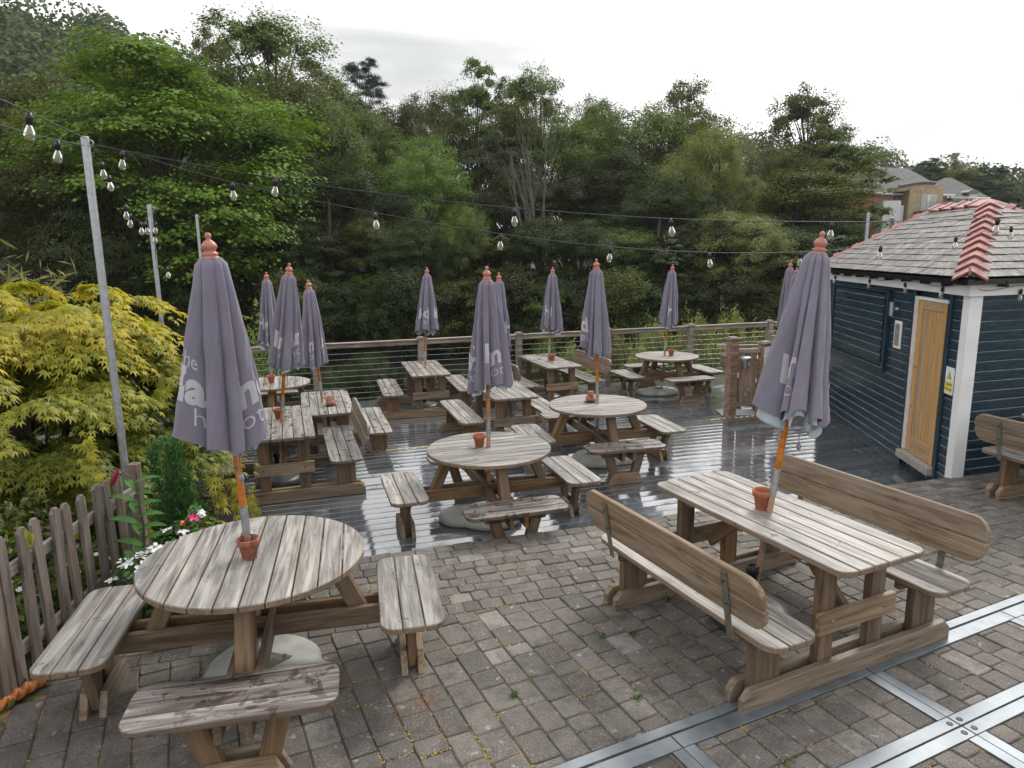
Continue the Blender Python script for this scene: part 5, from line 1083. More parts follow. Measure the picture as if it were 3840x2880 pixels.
# --- bare tree
bt = MB(); rb = random.Random(9)
base = at_y(1165 * PW / 2212, 760 * PW / 2212, 40); base.z = hgt(base.x, 40)
def limb(p, d, l, r_, n):
    q = p + d * l; m = p.lerp(q, 0.5) + Vector((rb.uniform(-1, 1), rb.uniform(-1, 1), 0)) * l * 0.05; bt.tube([p, m, q], [r_, r_ * 0.85, r_ * 0.65], 6 if r_ > 0.03 else 4)
    if n:
        for k in range(rb.choice([2, 3, 3])): e = (d + Vector((rb.uniform(-1, 1), rb.uniform(-1, 1), rb.uniform(0.05, 0.5))) * 0.16).normalized(); limb(p.lerp(q, rb.uniform(0.6, 1.0)), e, l * rb.uniform(0.6, 0.85), r_ * 0.58, n - 1)
for dx, h in ((0, 4.3), (-0.5, 3.3)): limb(Vector((dx, 0, 0)), Vector((dx * 0.05 + rb.uniform(-0.04, 0.04), 0, 1)).normalized(), h, 0.09, 4)
bo = tag(empty('bare_tree', base), 'leafless grey tree standing in front of the dark wood', 'tree'); bt.build('trunk', M['bark_pale'], bo)
for px, top, w_, d, lab in ((1340, 640, 110, 21, ''), (480, 560, 60, 22, '')): pass
for i, (px, zt_, d, r_) in enumerate(((705, 430, 39, 0.16), (985, 500, 39.5, 0.14), (1130, 480, 39, 0.17), (1185, 460, 39.3, 0.2), (890, 520, 40, 0.13), (1420, 470, 40, 0.17))):   # slender trunks that show in the gaps
    p = at_y(px * PW / 2212, zt_ * PW / 2212, d); zb = hgt(p.x, d); o = tag(empty('slender_tree', (p.x, d, zb)), 'slender bare-stemmed tree trunk rising into the dark wood', 'tree', 'slender trunks'); h = p.z - zb
    MB().tube([(0, 0, 0), (0.1, 0, h * 0.4), (0.02, 0, h * 0.75), (0.15, 0, h)], [r_, r_ * 0.85, r_ * 0.7, r_ * 0.35], 8).tube([(0.04, 0, h * 0.6), (0.6, 0.1, h * 0.85)], [r_ * 0.5, r_ * 0.15], 6).tube([(0.05, 0, h * 0.5), (-0.7, 0.1, h * 0.8)], [r_ * 0.45, r_ * 0.15], 6).build('trunk', M['bark'], o)
# --- scrub just beyond the balustrade
GS = 'willow scrub beyond the balustrade'
for px, top, w_, d, mt in ((1240, 760, 110, 16.2, 'leaf_pale'), (1330, 740, 120, 16.6, 'leaf_pale'), (1410, 715, 130, 17, 'leaf_pale'), (1500, 700, 130, 17.2, 'leaf_pale'), (1580, 690, 130, 17.6, 'leaf_pale'), (1650, 715, 130, 17, 'leaf_pale'), (1180, 745, 80, 16.0, 'leaf_ash'), (1380, 770, 120, 15.9, 'leaf_pale'), (1540, 760, 130, 16.4, 'leaf_pale'), (1640, 780, 120, 16.2, 'leaf_pale'), (1720, 730, 120, 17.5, 'leaf_pale')):
    tree('pale sage-green willow scrub growing up behind the cable balustrade', 'shrub', mt, px, top, w_, d, GS, zb=-3.2, name='shrub', cat='shrub')
for px, top, w_, d in ((800, 760, 170, 15.8), (900, 790, 150, 15.6), (700, 790, 150, 15.4), (1010, 800, 150, 15.8), (600, 760, 140, 15.2), (1100, 800, 120, 16)):
    tree('dark weeping shrub hanging behind the cables of the balustrade', 'willow', 'leaf_dark', px, top, w_, d, 'dark shrubs beyond the balustrade', zb=-3.4, name='shrub', cat='shrub')
# --- far wooded hills
def far_wood(label, pts, size, nl, leaf, seed):
    r = np.random.default_rng(seed); P = []; Nn = []; T_ = []
    for x, y in pts:
        z = hgt(x, y); R = size * r.uniform(0.7, 1.3); d = unit(r.normal(size=(nl, 3))); d[:, 2] = np.abs(d[:, 2]) - 0.15
        lump = 1 + 0.22 * np.sin(d[:, 0] * 7 + r.uniform(0, 6)) * np.sin(d[:, 2] * 6 + r.uniform(0, 6)); p = np.array([x, y, z + R * 0.9]) + d * R * lump[:, None] * np.array([1, 1, 1.15]); P.append(p); Nn.append(unit(d + r.normal(size=(nl, 3)) * 0.45 + [0, 0, 0.4])); T_.append(np.clip(r.normal(0.5, 0.16, nl) + r.normal(0, 0.2), 0, 1))
    P = np.concatenate(P); V, F = leaf_quads(P, np.concatenate(Nn), leaf, r, 0.8); tag(put('hillside_wood', mesh_np('hillside_wood', V, F, np.concatenate(T_)), M['leaf_far']), label, 'woodland', kind='stuff')
rr = np.random.default_rng(77)
pts = [(x, y) for x, y in zip(rr.uniform(-135, 5, 330), rr.uniform(82, 185, 330)) if x < -12 + (y - 100) * 0.1]; far_wood('green wooded slope rising behind the tall trees', pts, 5.4, 480, 0.85, 5)
pts = [(x, y) for x, y in zip(rr.uniform(25, 260, 420), rr.uniform(135, 270, 420)) if x / y > 0.2]; far_wood('hazy wooded hill beyond the apartment house', pts, 5.5, 300, 0.75, 6)

# ================================================================== JAPANESE MAPLE
def star_leaf(P, N_, A, size, r):
    """5 pointed leaf: five narrow lobes, each a thin quad, sharing the leaf base"""
    n = len(P); B = np.cross(N_, A); V = np.empty((n, 5, 4, 3)); s = (size * r.uniform(0.7, 1.25, n))[:, None]
    for k, (an, ln) in enumerate(((-1.25, 0.55), (-0.62, 0.85), (0, 1.0), (0.62, 0.85), (1.25, 0.55))):
        d = A * math.cos(an) + B * math.sin(an); e = np.cross(N_, d); L_ = s * ln
        V[:, k, 0] = P; V[:, k, 1] = P + d * L_ * 0.40 + e * L_ * 0.115 - N_ * L_ * 0.03; V[:, k, 2] = P + d * L_ - N_ * L_ * 0.26; V[:, k, 3] = P + d * L_ * 0.40 - e * L_ * 0.115 - N_ * L_ * 0.03
    return V.reshape(-1, 3), np.arange(n * 20).reshape(n * 5, 4)
r = np.random.default_rng(21); mc = np.array([-4.35, 6.25, 0.88]); mr = np.array([1.62, 1.55, 1.27])
Pm = []; Nm = []; Am = []; Tm = []; ntray = 330
for i in range(ntray):
    d = unit(r.normal(size=3)); d[2] = d[2] if d[2] > -0.75 else -d[2]; rad = r.uniform(0.72, 1.0) if i % 3 else r.uniform(0.35, 0.72)
    c = mc + d * mr * rad * (1 + 0.10 * math.sin(5 * math.atan2(d[1], d[0]) + 4 * d[2])); hd = np.array([d[0], d[1], 0.0]); hd = hd / (np.linalg.norm(hd) + 1e-6); side = np.array([-hd[1], hd[0], 0]); W_ = r.uniform(0.30, 0.46); hgt_ = np.clip((c[2] + 0.0) / 1.95, 0, 1)
    for k in range(int(r.uniform(10, 15))):            # twigs fanning out of the tray
        an = r.uniform(-1.5, 1.5); tw_ = hd * math.cos(an) + side * math.sin(an); L_ = W_ * r.uniform(0.6, 1.25); m = int(r.uniform(9, 16)); t = np.linspace(0.15, 1, m); sg = np.where(np.arange(m) % 2, 1.0, -1.0)[:, None]; sd_ = np.cross([0, 0, 1.0], tw_)
        p = c + tw_ * (t * L_)[:, None] + np.array([0, 0, 1.0]) * (0.06 * t - 0.20 * t * t * L_ / 0.4 + r.normal(0, 0.02))[:, None] + sd_ * sg * 0.022 + r.normal(0, 0.010, (m, 3))
        a = unit(tw_ * 0.9 + sd_ * sg * r.uniform(0.3, 0.9, (m, 1)) + np.array([0, 0, -0.5]) + r.normal(0, 0.18, (m, 3))); nn = unit(np.array([0, 0, 1.0]) + tw_ * 0.45 + r.normal(0, 0.22, (m, 3))); nn = unit(nn - a * (nn * a).sum(1, keepdims=True))
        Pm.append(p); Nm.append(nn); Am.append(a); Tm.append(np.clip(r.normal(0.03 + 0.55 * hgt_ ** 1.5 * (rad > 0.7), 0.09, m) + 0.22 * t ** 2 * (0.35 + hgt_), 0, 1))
# hanging outer sprays
for x, y, z in ((-3.02, 4.75, 1.18), (-2.95, 5.2, 0.62), (-3.25, 4.7, 0.62), (-2.62, 6.2, 0.35), (-2.55, 6.4, 0.15), (-2.7, 5.95, 0.55), (-3.6, 4.5, 1.3)):
    m = 34; t = np.linspace(0, 1, m); p = np.array([x, y, z]) + np.array([0.12, -0.1, -0.34]) * t[:, None] + r.normal(0, 0.028, (m, 3)); a = unit(np.array([0.3, -0.3, -0.8]) + r.normal(0, 0.5, (m, 3))); nn = unit(np.array([0.2, -0.8, 0.6]) + r.normal(0, 0.3, (m, 3))); nn = unit(nn - a * (nn * a).sum(1, keepdims=True)); Pm.append(p); Am.append(a); Nm.append(nn); Tm.append(np.clip(r.normal(0.6, 0.15, m), 0, 1))
Pm, Nm, Am, Tm = (np.concatenate(q) for q in (Pm, Nm, Am, Tm)); keep = (Pm[:, 0] < -2.45) & ~((Pm[:, 1] > 5.6) & (Pm[:, 0] > -2.72) & (Pm[:, 2] > 0.7)) & (np.hypot(Pm[:, 0], Pm[:, 1]) > 4.6); Pm, Nm, Am, Tm = Pm[keep], Nm[keep], Am[keep], Tm[keep]
mpl = tag(empty('japanese_maple', (mc[0], mc[1], -0.02)), 'large yellow-green Japanese maple behind the picket fence', 'maple tree'); MI = np.array([mc[0], mc[1], -0.02])
dist = np.linalg.norm(Pm - np.array([0, 0, CAMZ]), axis=1); order = np.argsort(dist + r.uniform(0, 1.2, len(dist))); near = order[:280]; restl = order[280:]
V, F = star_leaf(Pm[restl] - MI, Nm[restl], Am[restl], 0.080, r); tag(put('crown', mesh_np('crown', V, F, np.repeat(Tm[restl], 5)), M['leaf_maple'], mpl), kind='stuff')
for tone in range(4):
    V, F = star_leaf(np.zeros((1, 3)), np.array([[0, 0, 1.0]]), np.array([[1.0, 0, 0]]), 0.080, np.random.default_rng(tone)); _cache[('mleaf', tone)] = mesh_np('leaf', V, F, np.full(5, 0.2 + 0.2 * tone))
for i in near:
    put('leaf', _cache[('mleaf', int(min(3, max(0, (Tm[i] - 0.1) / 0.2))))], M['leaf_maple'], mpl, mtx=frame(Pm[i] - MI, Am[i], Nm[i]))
tm = MB(); rb = random.Random(2)
for k in range(5):
    a_ = k * 1.25; tm.tube([(0.1 * math.cos(a_), 0.1 * math.sin(a_), 0), (0.35 * math.cos(a_), 0.35 * math.sin(a_), 0.6), (0.8 * math.cos(a_ + 0.2), 0.8 * math.sin(a_ + 0.2), 1.2), (1.2 * math.cos(a_ + 0.1), 1.2 * math.sin(a_ + 0.1), 1.6)], [0.06, 0.045, 0.03, 0.01], 7)
for k in range(60):
    d = unit(r.normal(size=3)); d[2] = abs(d[2]) * 0.8 - 0.1; e = Vector(d * mr * 0.95) + Vector((0, 0, mc[2])); s = Vector(d * mr * 0.35) + Vector((0, 0, mc[2] - 0.35)); tm.tube([s, s.lerp(e, 0.5) + Vector((0, 0, 0.1)), e], [0.014, 0.009, 0.004], 5)
tm.build('trunk', M['bark'], mpl)
# ================================================================== SMALL PLANTS OF THE BED
def leafy(label, name, cat, base, n, rad, h, leaf, mat, seed, aspect=0.5, stems=6, group=None, up=0.6):
    r = np.random.default_rng(seed); o = tag(empty(name, base), label, cat, group); P = np.stack([r.normal(0, rad * 0.55, n), r.normal(0, rad * 0.55, n), h * r.uniform(0.08, 1, n) ** 0.75], -1); P[:, 2] *= np.clip(1.15 - (P[:, 0] ** 2 + P[:, 1] ** 2) / (rad * rad) * 0.35, 0.2, 1.2)
    N_ = unit(np.array([0, 0, up]) + P * [1, 1, 0] / rad * 0.6 + r.normal(0, 0.45, (n, 3))); V, F = leaf_quads(P, N_, leaf, r, aspect, unit(P * [1, 1, 0.3] + 1e-3)); tag(put('foliage', mesh_np('foliage', V, F, np.clip(r.normal(0.5, 0.22, n), 0, 1)), M[mat], o), kind='stuff')
    m = MB()
    for k in range(stems): a_ = 6.28 * k / stems; m.tube([(0, 0, 0), (rad * 0.3 * math.cos(a_), rad * 0.3 * math.sin(a_), h * 0.5), (rad * 0.6 * math.cos(a_ + 0.3), rad * 0.6 * math.sin(a_ + 0.3), h * 0.9)], [0.006, 0.004, 0.002], 5)
    m.build('stem', M['bark'], o); return o
def conifer(label, base, seed, spires):
    """upright feathery conifer: many fan-like sprays on a few stems"""
    r = np.random.default_rng(seed); o = tag(empty('dwarf_conifer', base), label, 'conifer'); P = []; A = []
    for sx, sy, hh, rd in spires:
        for k in range(int(230 * hh * rd / 0.2)):
            z = r.uniform(0.02, 0.97) ** 0.9; a_ = r.uniform(0, 6.28); prof = (1 - z ** 2.2) * (0.72 + 0.28 * math.sin(min(1, z * 3) * 1.57)) * r.uniform(0.45, 1.15); root_ = np.array([sx + rd * prof * 0.45 * math.cos(a_), sy + rd * prof * 0.45 * math.sin(a_), z * hh - 0.03]); d = unit(np.array([math.cos(a_) * 0.75 * (1 - z * 0.6), math.sin(a_) * 0.75 * (1 - z * 0.6), 1.0]) + r.normal(0, 0.18, 3)); L_ = r.uniform(0.10, 0.19) * (1.1 - 0.4 * z); m = 44
            t = r.uniform(0, 1, m); tan = unit(np.cross(d, [math.cos(a_), math.sin(a_), 0.1])); p = root_ + d * (t * L_)[:, None] + tan * (r.normal(0, 0.26, m) * L_ * (0.25 + 0.55 * np.sin(t * 2.6)))[:, None] + r.normal(0, 0.004, (m, 3)); P.append(p); A.append(unit(d + r.normal(0, 0.35, (m, 3))))
    P = np.concatenate(P); A = np.concatenate(A); N_ = unit(r.normal(size=P.shape)); N_ = unit(N_ - A * (N_ * A).sum(1, keepdims=True)); V, F = leaf_quads(P, N_, 0.030, r, 0.22, A); tag(put('foliage', mesh_np('foliage', V, F, np.clip(r.normal(0.5, 0.25, len(P)), 0, 1)), M['leaf_conifer'], o), kind='stuff')
    m = MB()
    for sx, sy, hh, rd in spires: m.tube([(sx * 0.3, sy * 0.3, 0), (sx, sy, hh * 0.8)], [0.02, 0.006], 6)
    m.build('trunk', M['bark'], o)
conifer('feathery dark green dwarf conifer with two spires behind the round table', (at_y(640, 1800, 4.85).x, 4.85, -0.02), 3, [(0.03, 0, 1.12, 0.17), (-0.12, 0.05, 1.10, 0.075), (0.11, -0.02, 0.88, 0.15), (0.0, -0.10, 0.72, 0.16), (0.18, 0.03, 0.62, 0.12)])
# lily
lq = at_y(520, 1900, 4.42); lb = Vector((lq.x, 4.42, -0.02)); lily = tag(empty('lily', lb), 'lily stalk with paired glossy leaves and a closed crimson bud', 'lily'); st = [(0, 0, 0), (-0.01, 0.0, 0.35), (0.02, 0.0, 0.65), (-0.02, 0.02, 0.98), (-0.12, 0.02, 1.05)]
MB().tube(st, [0.008, 0.007, 0.006, 0.005, 0.003], 7).build('stem', plain('lily_stem', (0.06, 0.04, 0.045), 0.5), lily)
def lily_leaf(L_):
    V = []; F = []
    for i in range(9):
        t = i / 8; w_ = 0.30 * L_ * math.sin(math.pi * min(1, t * 0.96 + 0.04)) ** 0.75 * 0.5; x = L_ * t; z = 0.10 * L_ * math.sin(t * 2.2) - 0.38 * L_ * t * t
        V += [(x, -w_, z + 0.012), (x, 0, z), (x, w_, z + 0.012)]
    for i in range(8): F += [(i * 3, i * 3 + 3, i * 3 + 4, i * 3 + 1), (i * 3 + 1, i * 3 + 4, i * 3 + 5, i * 3 + 2)]
    return mesh_np('leaf', V, F, np.full(len(F), 0.5), smooth=True)
LL = [lily_leaf(0.17), lily_leaf(0.20), lily_leaf(0.24)]
for k in range(20):
    z = 0.18 + k * 0.040; side = 1 if k % 2 else -1; a_ = (0.15 if side > 0 else PI - 0.15) + math.sin(k * 1.7) * 0.5 - 0.25; el = 0.45; x = Vector((math.cos(a_) * math.cos(el), math.sin(a_) * math.cos(el), math.sin(el))); o = put('leaf', LL[2 - min(2, k // 7)], M['leaf_lily'], lily, mtx=frame((0.0 + 0.02 * math.sin(z * 6), 0, z), x, (0, -0.25, 1)))
MB().lathe([(0.0, 0.0), (0.012, 0.01), (0.019, 0.05), (0.018, 0.09), (0.010, 0.125), (0, 0.14)], 10, m=Matrix.Rotation(math.radians(205), 3, 'Y')).build('bud', plain('crimson_bud', (0.22, 0.012, 0.045), 0.4), lily, loc=st[-1])
# flowers
def flower_mesh(r_, petals):
    m = MB()
    for k in range(petals):
        a_ = 2 * PI * k / petals; c_, s_ = math.cos(a_), math.sin(a_); w_ = r_ * 0.62; P = [(0, 0, 0), (r_ * 0.5, -w_ * 0.5, 0.25 * r_), (r_ * 0.95, -w_ * 0.4, 0.22 * r_), (r_, 0, 0.15 * r_), (r_ * 0.95, w_ * 0.4, 0.22 * r_), (r_ * 0.5, w_ * 0.5, 0.25 * r_)]; m.add([(x * c_ - y * s_, x * s_ + y * c_, z + 0.001 * k) for x, y, z in P], [(0, 1, 2, 3), (0, 3, 4, 5)])
    return m.mesh('flower')
FM = {}
def flowers(label, base, n, rad, h, col, seed, r_=0.028, petals=5, leafm='leaf_lily', nleaf=260, group=None):
    o = leafy(label, 'flowering_plant', 'flowers', base, nleaf, rad, h, 0.05, leafm, seed, 0.6, 5, group); rr_ = random.Random(seed); key = (petals, r_, str(col))
    if key not in FM: FM[key] = flower_mesh(r_, petals); FM[key].materials.append(plain('petals', col, 0.55, 0, 0.1))
    for k in range(n):
        a_ = rr_.uniform(0, 6.28); q = rad * math.sqrt(rr_.random()) * 0.95; z = h * (1.02 - 0.4 * (q / rad) ** 2) + rr_.uniform(-0.02, 0.03); put('flower', FM[key], None, o, mtx=frame((q * math.cos(a_), q * math.sin(a_), z), (math.cos(a_ + 1), math.sin(a_ + 1), 0.0), (math.cos(a_) * 0.4 + rr_.uniform(-0.3, 0.3), math.sin(a_) * 0.4 - 0.55, 1)))
WH, PK, PU, OR_ = (0.85, 0.85, 0.86), (0.62, 0.04, 0.20), (0.06, 0.02, 0.16), (0.85, 0.33, 0.02)
def bedpt(px, py, z): p = at_z(px, py, z); return (p.x, p.y, -0.02)
flowers('white busy lizzies between the lily and the round table', bedpt(500, 2075, 0.52), 13, 0.17, 0.50, WH, 5, 0.042); flowers('white busy lizzies below the lily leaves', bedpt(575, 2062, 0.5), 12, 0.15, 0.50, WH, 15, 0.042); flowers('white busy lizzies in front of the dwarf conifer', bedpt(650, 1985, 0.58), 13, 0.13, 0.58, WH, 6, 0.044); flowers('pink busy lizzies beside the dwarf conifer', bedpt(715, 1945, 0.6), 12, 0.11, 0.60, PK, 7, 0.042); flowers('dark purple petunias under the pink flowers', bedpt(735, 1985, 0.56), 7, 0.07, 0.56, PU, 8, 0.04); flowers('single orange viola above the white flowers', bedpt(694, 1912, 0.66), 1, 0.02, 0.66, OR_, 9, 0.042, nleaf=40); flowers('white trailing petunias at the corner of the flower bed', bedpt(735, 1922, 0.62), 11, 0.09, 0.62, WH, 10, 0.036); flowers('pink busy lizzies touching the round table', bedpt(705, 2005, 0.52), 4, 0.06, 0.50, PK, 12, 0.042, nleaf=90)
leafy('variegated cream and green trailing plant at the deck corner', 'trailing_plant', 'plant', bedpt(800, 1960, 0.5), 480, 0.14, 0.50, 0.032, 'leaf_maple', 11, 0.7)
for i, (x, y) in enumerate(((-3.0, 4.3), (-3.05, 3.9), (-3.0, 4.6), (-3.02, 3.55))): flowers('white daisies and dark leaves just behind the picket fence', (x, y, -0.02), 6, 0.18, 0.42 + 0.05 * (i % 2), WH, 30 + i, 0.018, 9, 'leaf_mid', 420, 'daisies behind the fence')
for i, (x, y, h) in enumerate(((-3.2, 3.9, 0.85), (-3.45, 4.1, 0.95), (-3.25, 4.4, 0.8), (-3.6, 4.4, 0.95), (-3.3, 3.5, 0.8))): leafy('loose green shrub with faded brown flower heads behind the fence', 'garden_shrub', 'shrub', (x, y, -0.02), 520, 0.28, h, 0.06, 'leaf_ash' if i % 2 else 'leaf_mid', 50 + i, 0.55, 8, 'shrubs behind the fence')
yl = tag(empty('yellow_leaf', at_z(98, 1985, 0.93)), 'withered yellow leaf hanging over the picket tops', 'leaf'); 
for k in range(3): put('blade', LL[0], M['leaf_maple'], yl, mtx=frame((0.02 * k, 0, -0.01 * k), (0.3 - 0.3 * k, -0.2, -0.9), (0.1, -0.9, 0.4)) @ Matrix.Scale(0.55, 4))
r = np.random.default_rng(5); n = 600; base = at_y(60, 1180, 7.6); P = np.array([base.x, 7.6, base.z]) + r.normal(0, 1, (n, 3)) * [0.45, 0.3, 0.25]; N_ = unit(r.normal(size=(n, 3)) + [0, -0.5, 0.6]); V, F = leaf_quads(P - np.array([base.x, 7.6, -0.1]), N_, 0.20, r, 0.14, np.tile([0.5, -0.2, 0.3], (n, 1)))
wl = tag(empty('willow_shrub', (base.x, 7.6, -0.1)), 'silvery narrow-leaved shrub peeping over the top of the maple', 'shrub'); tag(put('foliage', mesh_np('foliage', V, F, np.clip(r.normal(0.6, 0.2, n), 0, 1)), M['leaf_pale'], wl), kind='stuff'); MB().tube([(0, 0, 0), (0, 0, base.z + 0.1)], [0.03, 0.01], 6).build('stem', M['bark'], wl)
r = np.random.default_rng(6); n = 700; base = at_y(985, 1320, 13.6); pb = tag(empty('sapling', (base.x, 13.65, -2.0)), 'light green sapling behind the balustrade near the half hidden table', 'sapling'); P = r.normal(0, 1, (n, 3)) * [0.18, 0.18, 0.42] + [0, 0, base.z + 2.0]; V, F = leaf_quads(P, unit(r.normal(size=(n, 3)) + [0, -0.3, 0.7]), 0.11, r, 0.4); tag(put('foliage', mesh_np('foliage', V, F, np.clip(r.normal(0.6, 0.2, n), 0, 1)), M['leaf_ash'], pb), kind='stuff'); MB().tube([(0, 0, 0), (0, 0, base.z + 2.4)], [0.02, 0.005], 6).build('stem', M['bark'], pb)
# ================================================================== LITTER ON THE PAVING
r = np.random.default_rng(31); n = 900; P = []; A = []
for cx, cy, s_, m in ((-0.50, 3.42, 0.05, 120), (-0.62, 3.30, 0.04, 60), (-0.42, 3.15, 0.05, 70), (-1.05, 3.72, 0.10, 60), (0.55, 4.3, 0.16, 80), (0.9, 3.9, 0.25, 60), (-0.75, 2.85, 0.10, 50), (3.8, 5.2, 0.2, 40)): P.append(np.stack([r.normal(cx, s_, m), r.normal(cy, s_, m), r.uniform(0.004, 0.014, m)], -1))
P = np.concatenate(P); V, F = leaf_quads(P, unit(r.normal(0, 0.15, P.shape) + [0, 0, 1]), 0.034, r, 0.06); tag(put('fallen_needles', mesh_np('fallen_needles', V, F, r.random(len(P))), leafmat('brown_needles', (0.14, 0.06, 0.02), (0.28, 0.13, 0.04), (0.42, 0.24, 0.08), 0.1, 0, 0)), 'brown fallen needles and twigs scattered on the paving', 'litter', kind='stuff')
P = []; T_ = []; 
for nv, dist_, q, cx, cy in cand:
    if nv or dist_ > 7: continue
    pch = 0.5 + 0.5 * math.sin(cx * 2.1 + 1.3 * math.sin(cy * 1.7)) * math.sin(cy * 1.9 + cx)
    if r.random() < 0.55 * pch:
        i = r.integers(len(q)); a_, b_ = Vector(q[i]), Vector(q[(i + 1) % len(q)])
        for k in range(int(r.integers(6, 22))): p = a_.lerp(b_, float(r.random())); P.append((p.x + r.normal(0, 0.004), p.y + r.normal(0, 0.004), r.uniform(-0.006, 0.002))); T_.append(0.85 if math.sin(cx * 3 + cy * 5) > -0.2 else 0.1)
P = np.array(P); V, F = leaf_quads(P, unit(r.normal(0, 0.3, P.shape) + [0, 0, 1]), 0.014, r, 0.8); tag(put('joint_moss', mesh_np('joint_moss', V, F, np.clip(np.array(T_) + r.normal(0, 0.08, len(P)), 0, 1)), leafmat('joint_moss_and_pollen', (0.08, 0.13, 0.015), (0.2, 0.17, 0.03), (0.48, 0.31, 0.10), 0.1, 0, 0)), 'yellow catkin dust and green moss in the paving joints', 'moss', kind='stuff')
for i, (px, py) in enumerate(((2385, 2620), (2370, 2380), (1930, 2612), (2500, 2250), (2260, 2390))):
    p = at_z(px * 1.0, py * 1.0, 0); leafy('tiny green weed sprouting from a paving joint', 'weed', 'weed', (p.x, p.y, -0.008), 40, 0.028, 0.03, 0.022, 'leaf_lily', 90 + i, 0.5, 2, 'weeds in the paving joints')

# ================================================================== APARTMENT HOUSE FAR BEHIND THE SHED
M['salmon'] = plain('salmon_render', (0.44, 0.19, 0.135), 0.8, 0, 0.1, 2); M['bath'] = plain('bath_stone', (0.40, 0.31, 0.20), 0.8, 0, 0.22, 3.5); M['render_white'] = plain('white_render', (0.66, 0.67, 0.68), 0.8, 0, 0.08, 2); M['house_glass'] = plain('house_glass', (0.10, 0.12, 0.13), 0.12); M['curtain'] = plain('curtain', (0.45, 0.44, 0.42), 0.8); M['far_slate'] = plain('far_slate', (0.105, 0.105, 0.108), 0.9, 0, 0.35, 4.0, 0.4); M['lead'] = plain('lead_grey', (0.16, 0.17, 0.18), 0.5)
HY = 62.0; ho = at_y(3460, 900, HY); HB = empty('apartment_house', (ho.x, HY, -1.5)); tag(HB, 'salmon and stone apartment house with slate roofs beyond the shed', 'house')
def hp_(u, v, dy=0.0): p = at_y(u, v, HY + dy); return Vector((p.x - ho.x, dy, p.z + 1.5))
def hc(a, b): return 3200 + a * 0.2893, 550 + b * 0.2893            # pixel of the enlarged crop
def hbox(name, a0, b0, a1, b1, y0, y1, mat, parent=None, ground=False):
    p = hp_(*hc(a0, b1)); q = hp_(*hc(a1, b0)); z0 = 0.0 if ground else p.z; m = MB().box(((p.x + q.x) / 2, (y0 + y1) / 2, (z0 + q.z) / 2), (q.x - p.x, y1 - y0, q.z - z0)); return m.build(name, mat, parent or HB)
hbox('wall', 120, 600, 640, 900, 0.0, 8, M['salmon'], ground=True); hbox('wall', 560, 600, 1275, 900, 0.6, 8, M['salmon'], ground=True); hbox('wall', 1240, 625, 1500, 900, 1.5, 8, M['salmon'], ground=True); hbox('wall', 1490, 640, 1770, 900, 2.0, 8, M['salmon'], ground=True)
bay = hbox('stone_bay', 585, 520, 1050, 900, -1.4, 0.9, M['bath'], ground=True); hbox('white_wing', 250, 715, 490, 900, -1.6, 0.4, M['render_white'], ground=True); hbox('white_wing', 490, 770, 575, 900, -1.0, 0.4, M['render_white'], ground=True); wd_ = hbox('dormer', 1555, 590, 1690, 900, 0.8, 3, M['render_white'], ground=True)
# curved parapet of the bay
pts = [(590, 524), (670, 512), (760, 492), (850, 478), (940, 472), (1010, 474), (1070, 484)]
top_ = [hp_(*hc(a_, b_ - 6), -1.5) for a_, b_ in pts]; bot = [hp_(*hc(a_, b_ + 60), -1.5) for a_, b_ in pts]; m = MB()
for i in range(len(pts) - 1):
    m.add([(p.x, y, p.z) for y in (-1.38, 0.9) for p in (bot[i], bot[i + 1], top_[i + 1], top_[i])], [(0, 1, 2, 3), (7, 6, 5, 4), (3, 2, 6, 7), (0, 4, 5, 1), (1, 5, 6, 2), (0, 3, 7, 4)])
m.build('curved_parapet', M['bath'], bay); m = MB(); m.tube([(p.x, -1.45, p.z + 0.05) for p in top_], 0.13, 6); m.build('coping', M['lead'], bay)
def roofmesh(name, eave_l, eave_r, rid_l, rid_r, depth, y0):
    a_, b_, c_, d_ = hp_(*hc(*eave_l)), hp_(*hc(*eave_r)), hp_(*hc(*rid_r), depth), hp_(*hc(*rid_l), depth); a_.y = b_.y = y0; bk = [Vector((a_.x, 2 * depth - y0, a_.z)), Vector((b_.x, 2 * depth - y0, b_.z))]
    o = MB().add([a_, b_, c_, d_, bk[0], bk[1]], [(0, 1, 2, 3), (1, 5, 2), (4, 0, 3), (5, 4, 3, 2)]).build(name, M['far_slate'], HB); m = MB(); m.tube([a_ - Vector((0, 0.05, 0.12)), b_ - Vector((0, 0.05, 0.12))], 0.11, 6); m.build('eaves_gutter', M['render_white'], o)
roofmesh('roof', (90, 590), (1270, 618), (300, 262), (705, 282), 6.0, -0.4); roofmesh('roof', (1180, 628), (1860, 645), (1190, 402), (1275, 402), 5.0, 0.9)
MB().tube([hp_(*hc(425, 300), 5), hp_(*hc(432, 235), 5)], 0.09, 6).build('flue', M['lead'], HB)
def hwin(a0, b0, a1, b1, y, parent=None, panes=2, curtain=False):
    f = hbox('window', a0, b0, a1, b1, y - 0.06, y + 0.05, M['render_white'], parent); n = panes
    for k in range(n):
        e = (a1 - a0) * 0.05; x0 = a0 + (a1 - a0) * k / n + e; x1 = a0 + (a1 - a0) * (k + 1) / n - e; g = hbox('pane', x0, b0 + (b1 - b0) * 0.04, x1, b1 - (b1 - b0) * 0.04, y - 0.09, y - 0.07, M['curtain'] if curtain else M['house_glass']); g.parent = f
hwin(745, 640, 945, 838, -1.45, bay, 2, True); hwin(488, 645, 533, 735, -0.05, None, 1); hwin(335, 640, 370, 672, -0.05, None, 1); hwin(1165, 665, 1210, 745, 0.55, None, 1); hwin(1395, 660, 1438, 726, 1.45, None, 1); hwin(1560, 660, 1680, 722, 0.75, wd_, 2); hwin(345, 940, 400, 1030, -1.65, None, 1); hwin(462, 945, 510, 1010, -1.05, None, 1)
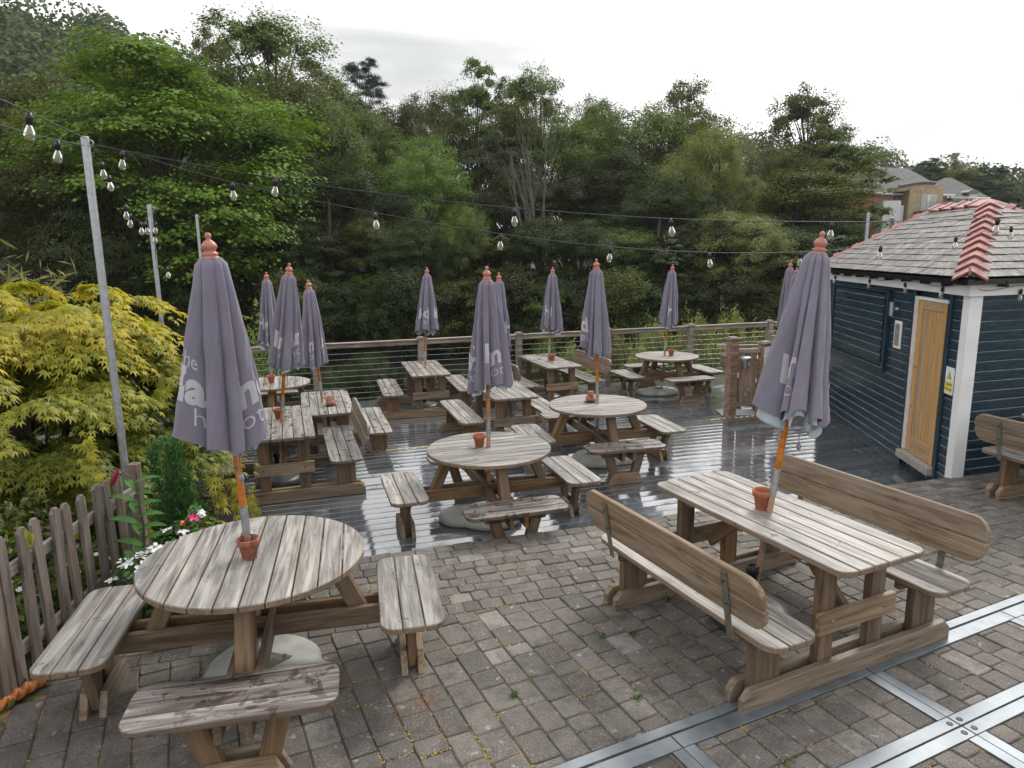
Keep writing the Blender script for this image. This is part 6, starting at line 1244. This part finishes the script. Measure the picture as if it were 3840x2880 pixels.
bl = hbox('balcony', 655, 846, 1230, 872, -3.2, -1.45, M['lead']); gl = hbox('glass_screen', 668, 742, 1200, 846, -3.15, -3.1, M['glass']); gl.parent = bl; hr_ = hbox('handrail', 668, 736, 1200, 743, -3.2, -3.05, M['steel']); hr_.parent = bl; g2 = hbox('glass_screen', 1000, 672, 1170, 742, -3.1, -3.05, M['glass']); g2.parent = bl
MB().tube([hp_(*hc(655, 640), -0.1), hp_(*hc(645, 700), -0.1), hp_(*hc(640, 930), -0.1)], 0.06, 6).build('downpipe', M['black'], HB); MB().tube([hp_(*hc(1258, 640), 0.4), hp_(*hc(1245, 740), 0.4)], 0.06, 6).build('downpipe', M['black'], HB)
d_ = MB(); cen = hp_(*hc(1622, 592)); hw = (hp_(*hc(1690, 592)) - hp_(*hc(1555, 592))).x / 2; V = [(cen.x + hw * 1.15 * math.cos(t), y, cen.z + hw * 0.62 * math.sin(t)) for y in (0.6, 3.2) for t in [PI * i / 10 for i in range(11)]]; d_.add(V, [(i, i + 1, i + 12, i + 11) for i in range(10)] + [tuple(range(10, -1, -1))]).build('dormer_roof', M['lead'], wd_)
# trees round the house
GH = 'trees round the apartment house'
tree('dark spruce standing behind the apartment house roofs', 'pine', 'leaf_pine', 2010, 335, 75, 80, GH, zb=0); tree('olive round tree behind the second slate roof', 'broad1', 'leaf_olive', 2080, 345, 130, 82, GH, zb=0); tree('dark conifer at the gable of the second slate roof', 'pine', 'leaf_pine', 2145, 350, 85, 74, GH, zb=-1); tree('broad dark cedar beside the second slate roof', 'layer2', 'leaf_pine', 2115, 395, 90, 76, GH, zb=-1); tree('small solitary tree on the crest of the far hill', 'open1', 'leaf_far', 2065, 325, 34, 170, GH, zb=12); tree('small yellow-green tree at the end of the second slate roof', 'broad2', 'leaf_ash', 2205, 480, 40, 58, GH, zb=-1)

# ================================================================== HAZE
def hazemat():
    m = bpy.data.materials.new('haze_air'); m.use_nodes = True; nt = m.node_tree; nt.nodes.remove(nt.nodes['Principled BSDF']); v = nt.nodes.new('ShaderNodeVolumePrincipled'); v.inputs['Color'].default_value = (0.93, 0.95, 0.97, 1); v.inputs['Density'].default_value = 0.00025; v.inputs['Anisotropy'].default_value = 0.2; nt.links.new(v.outputs[0], nt.nodes['Material Output'].inputs['Volume']); return m
tag(MB().box((100, 300, 45), (1400, 1300, 106)).build('haze', hazemat()), 'thin pale valley haze softening the far hills', 'haze', kind='stuff')
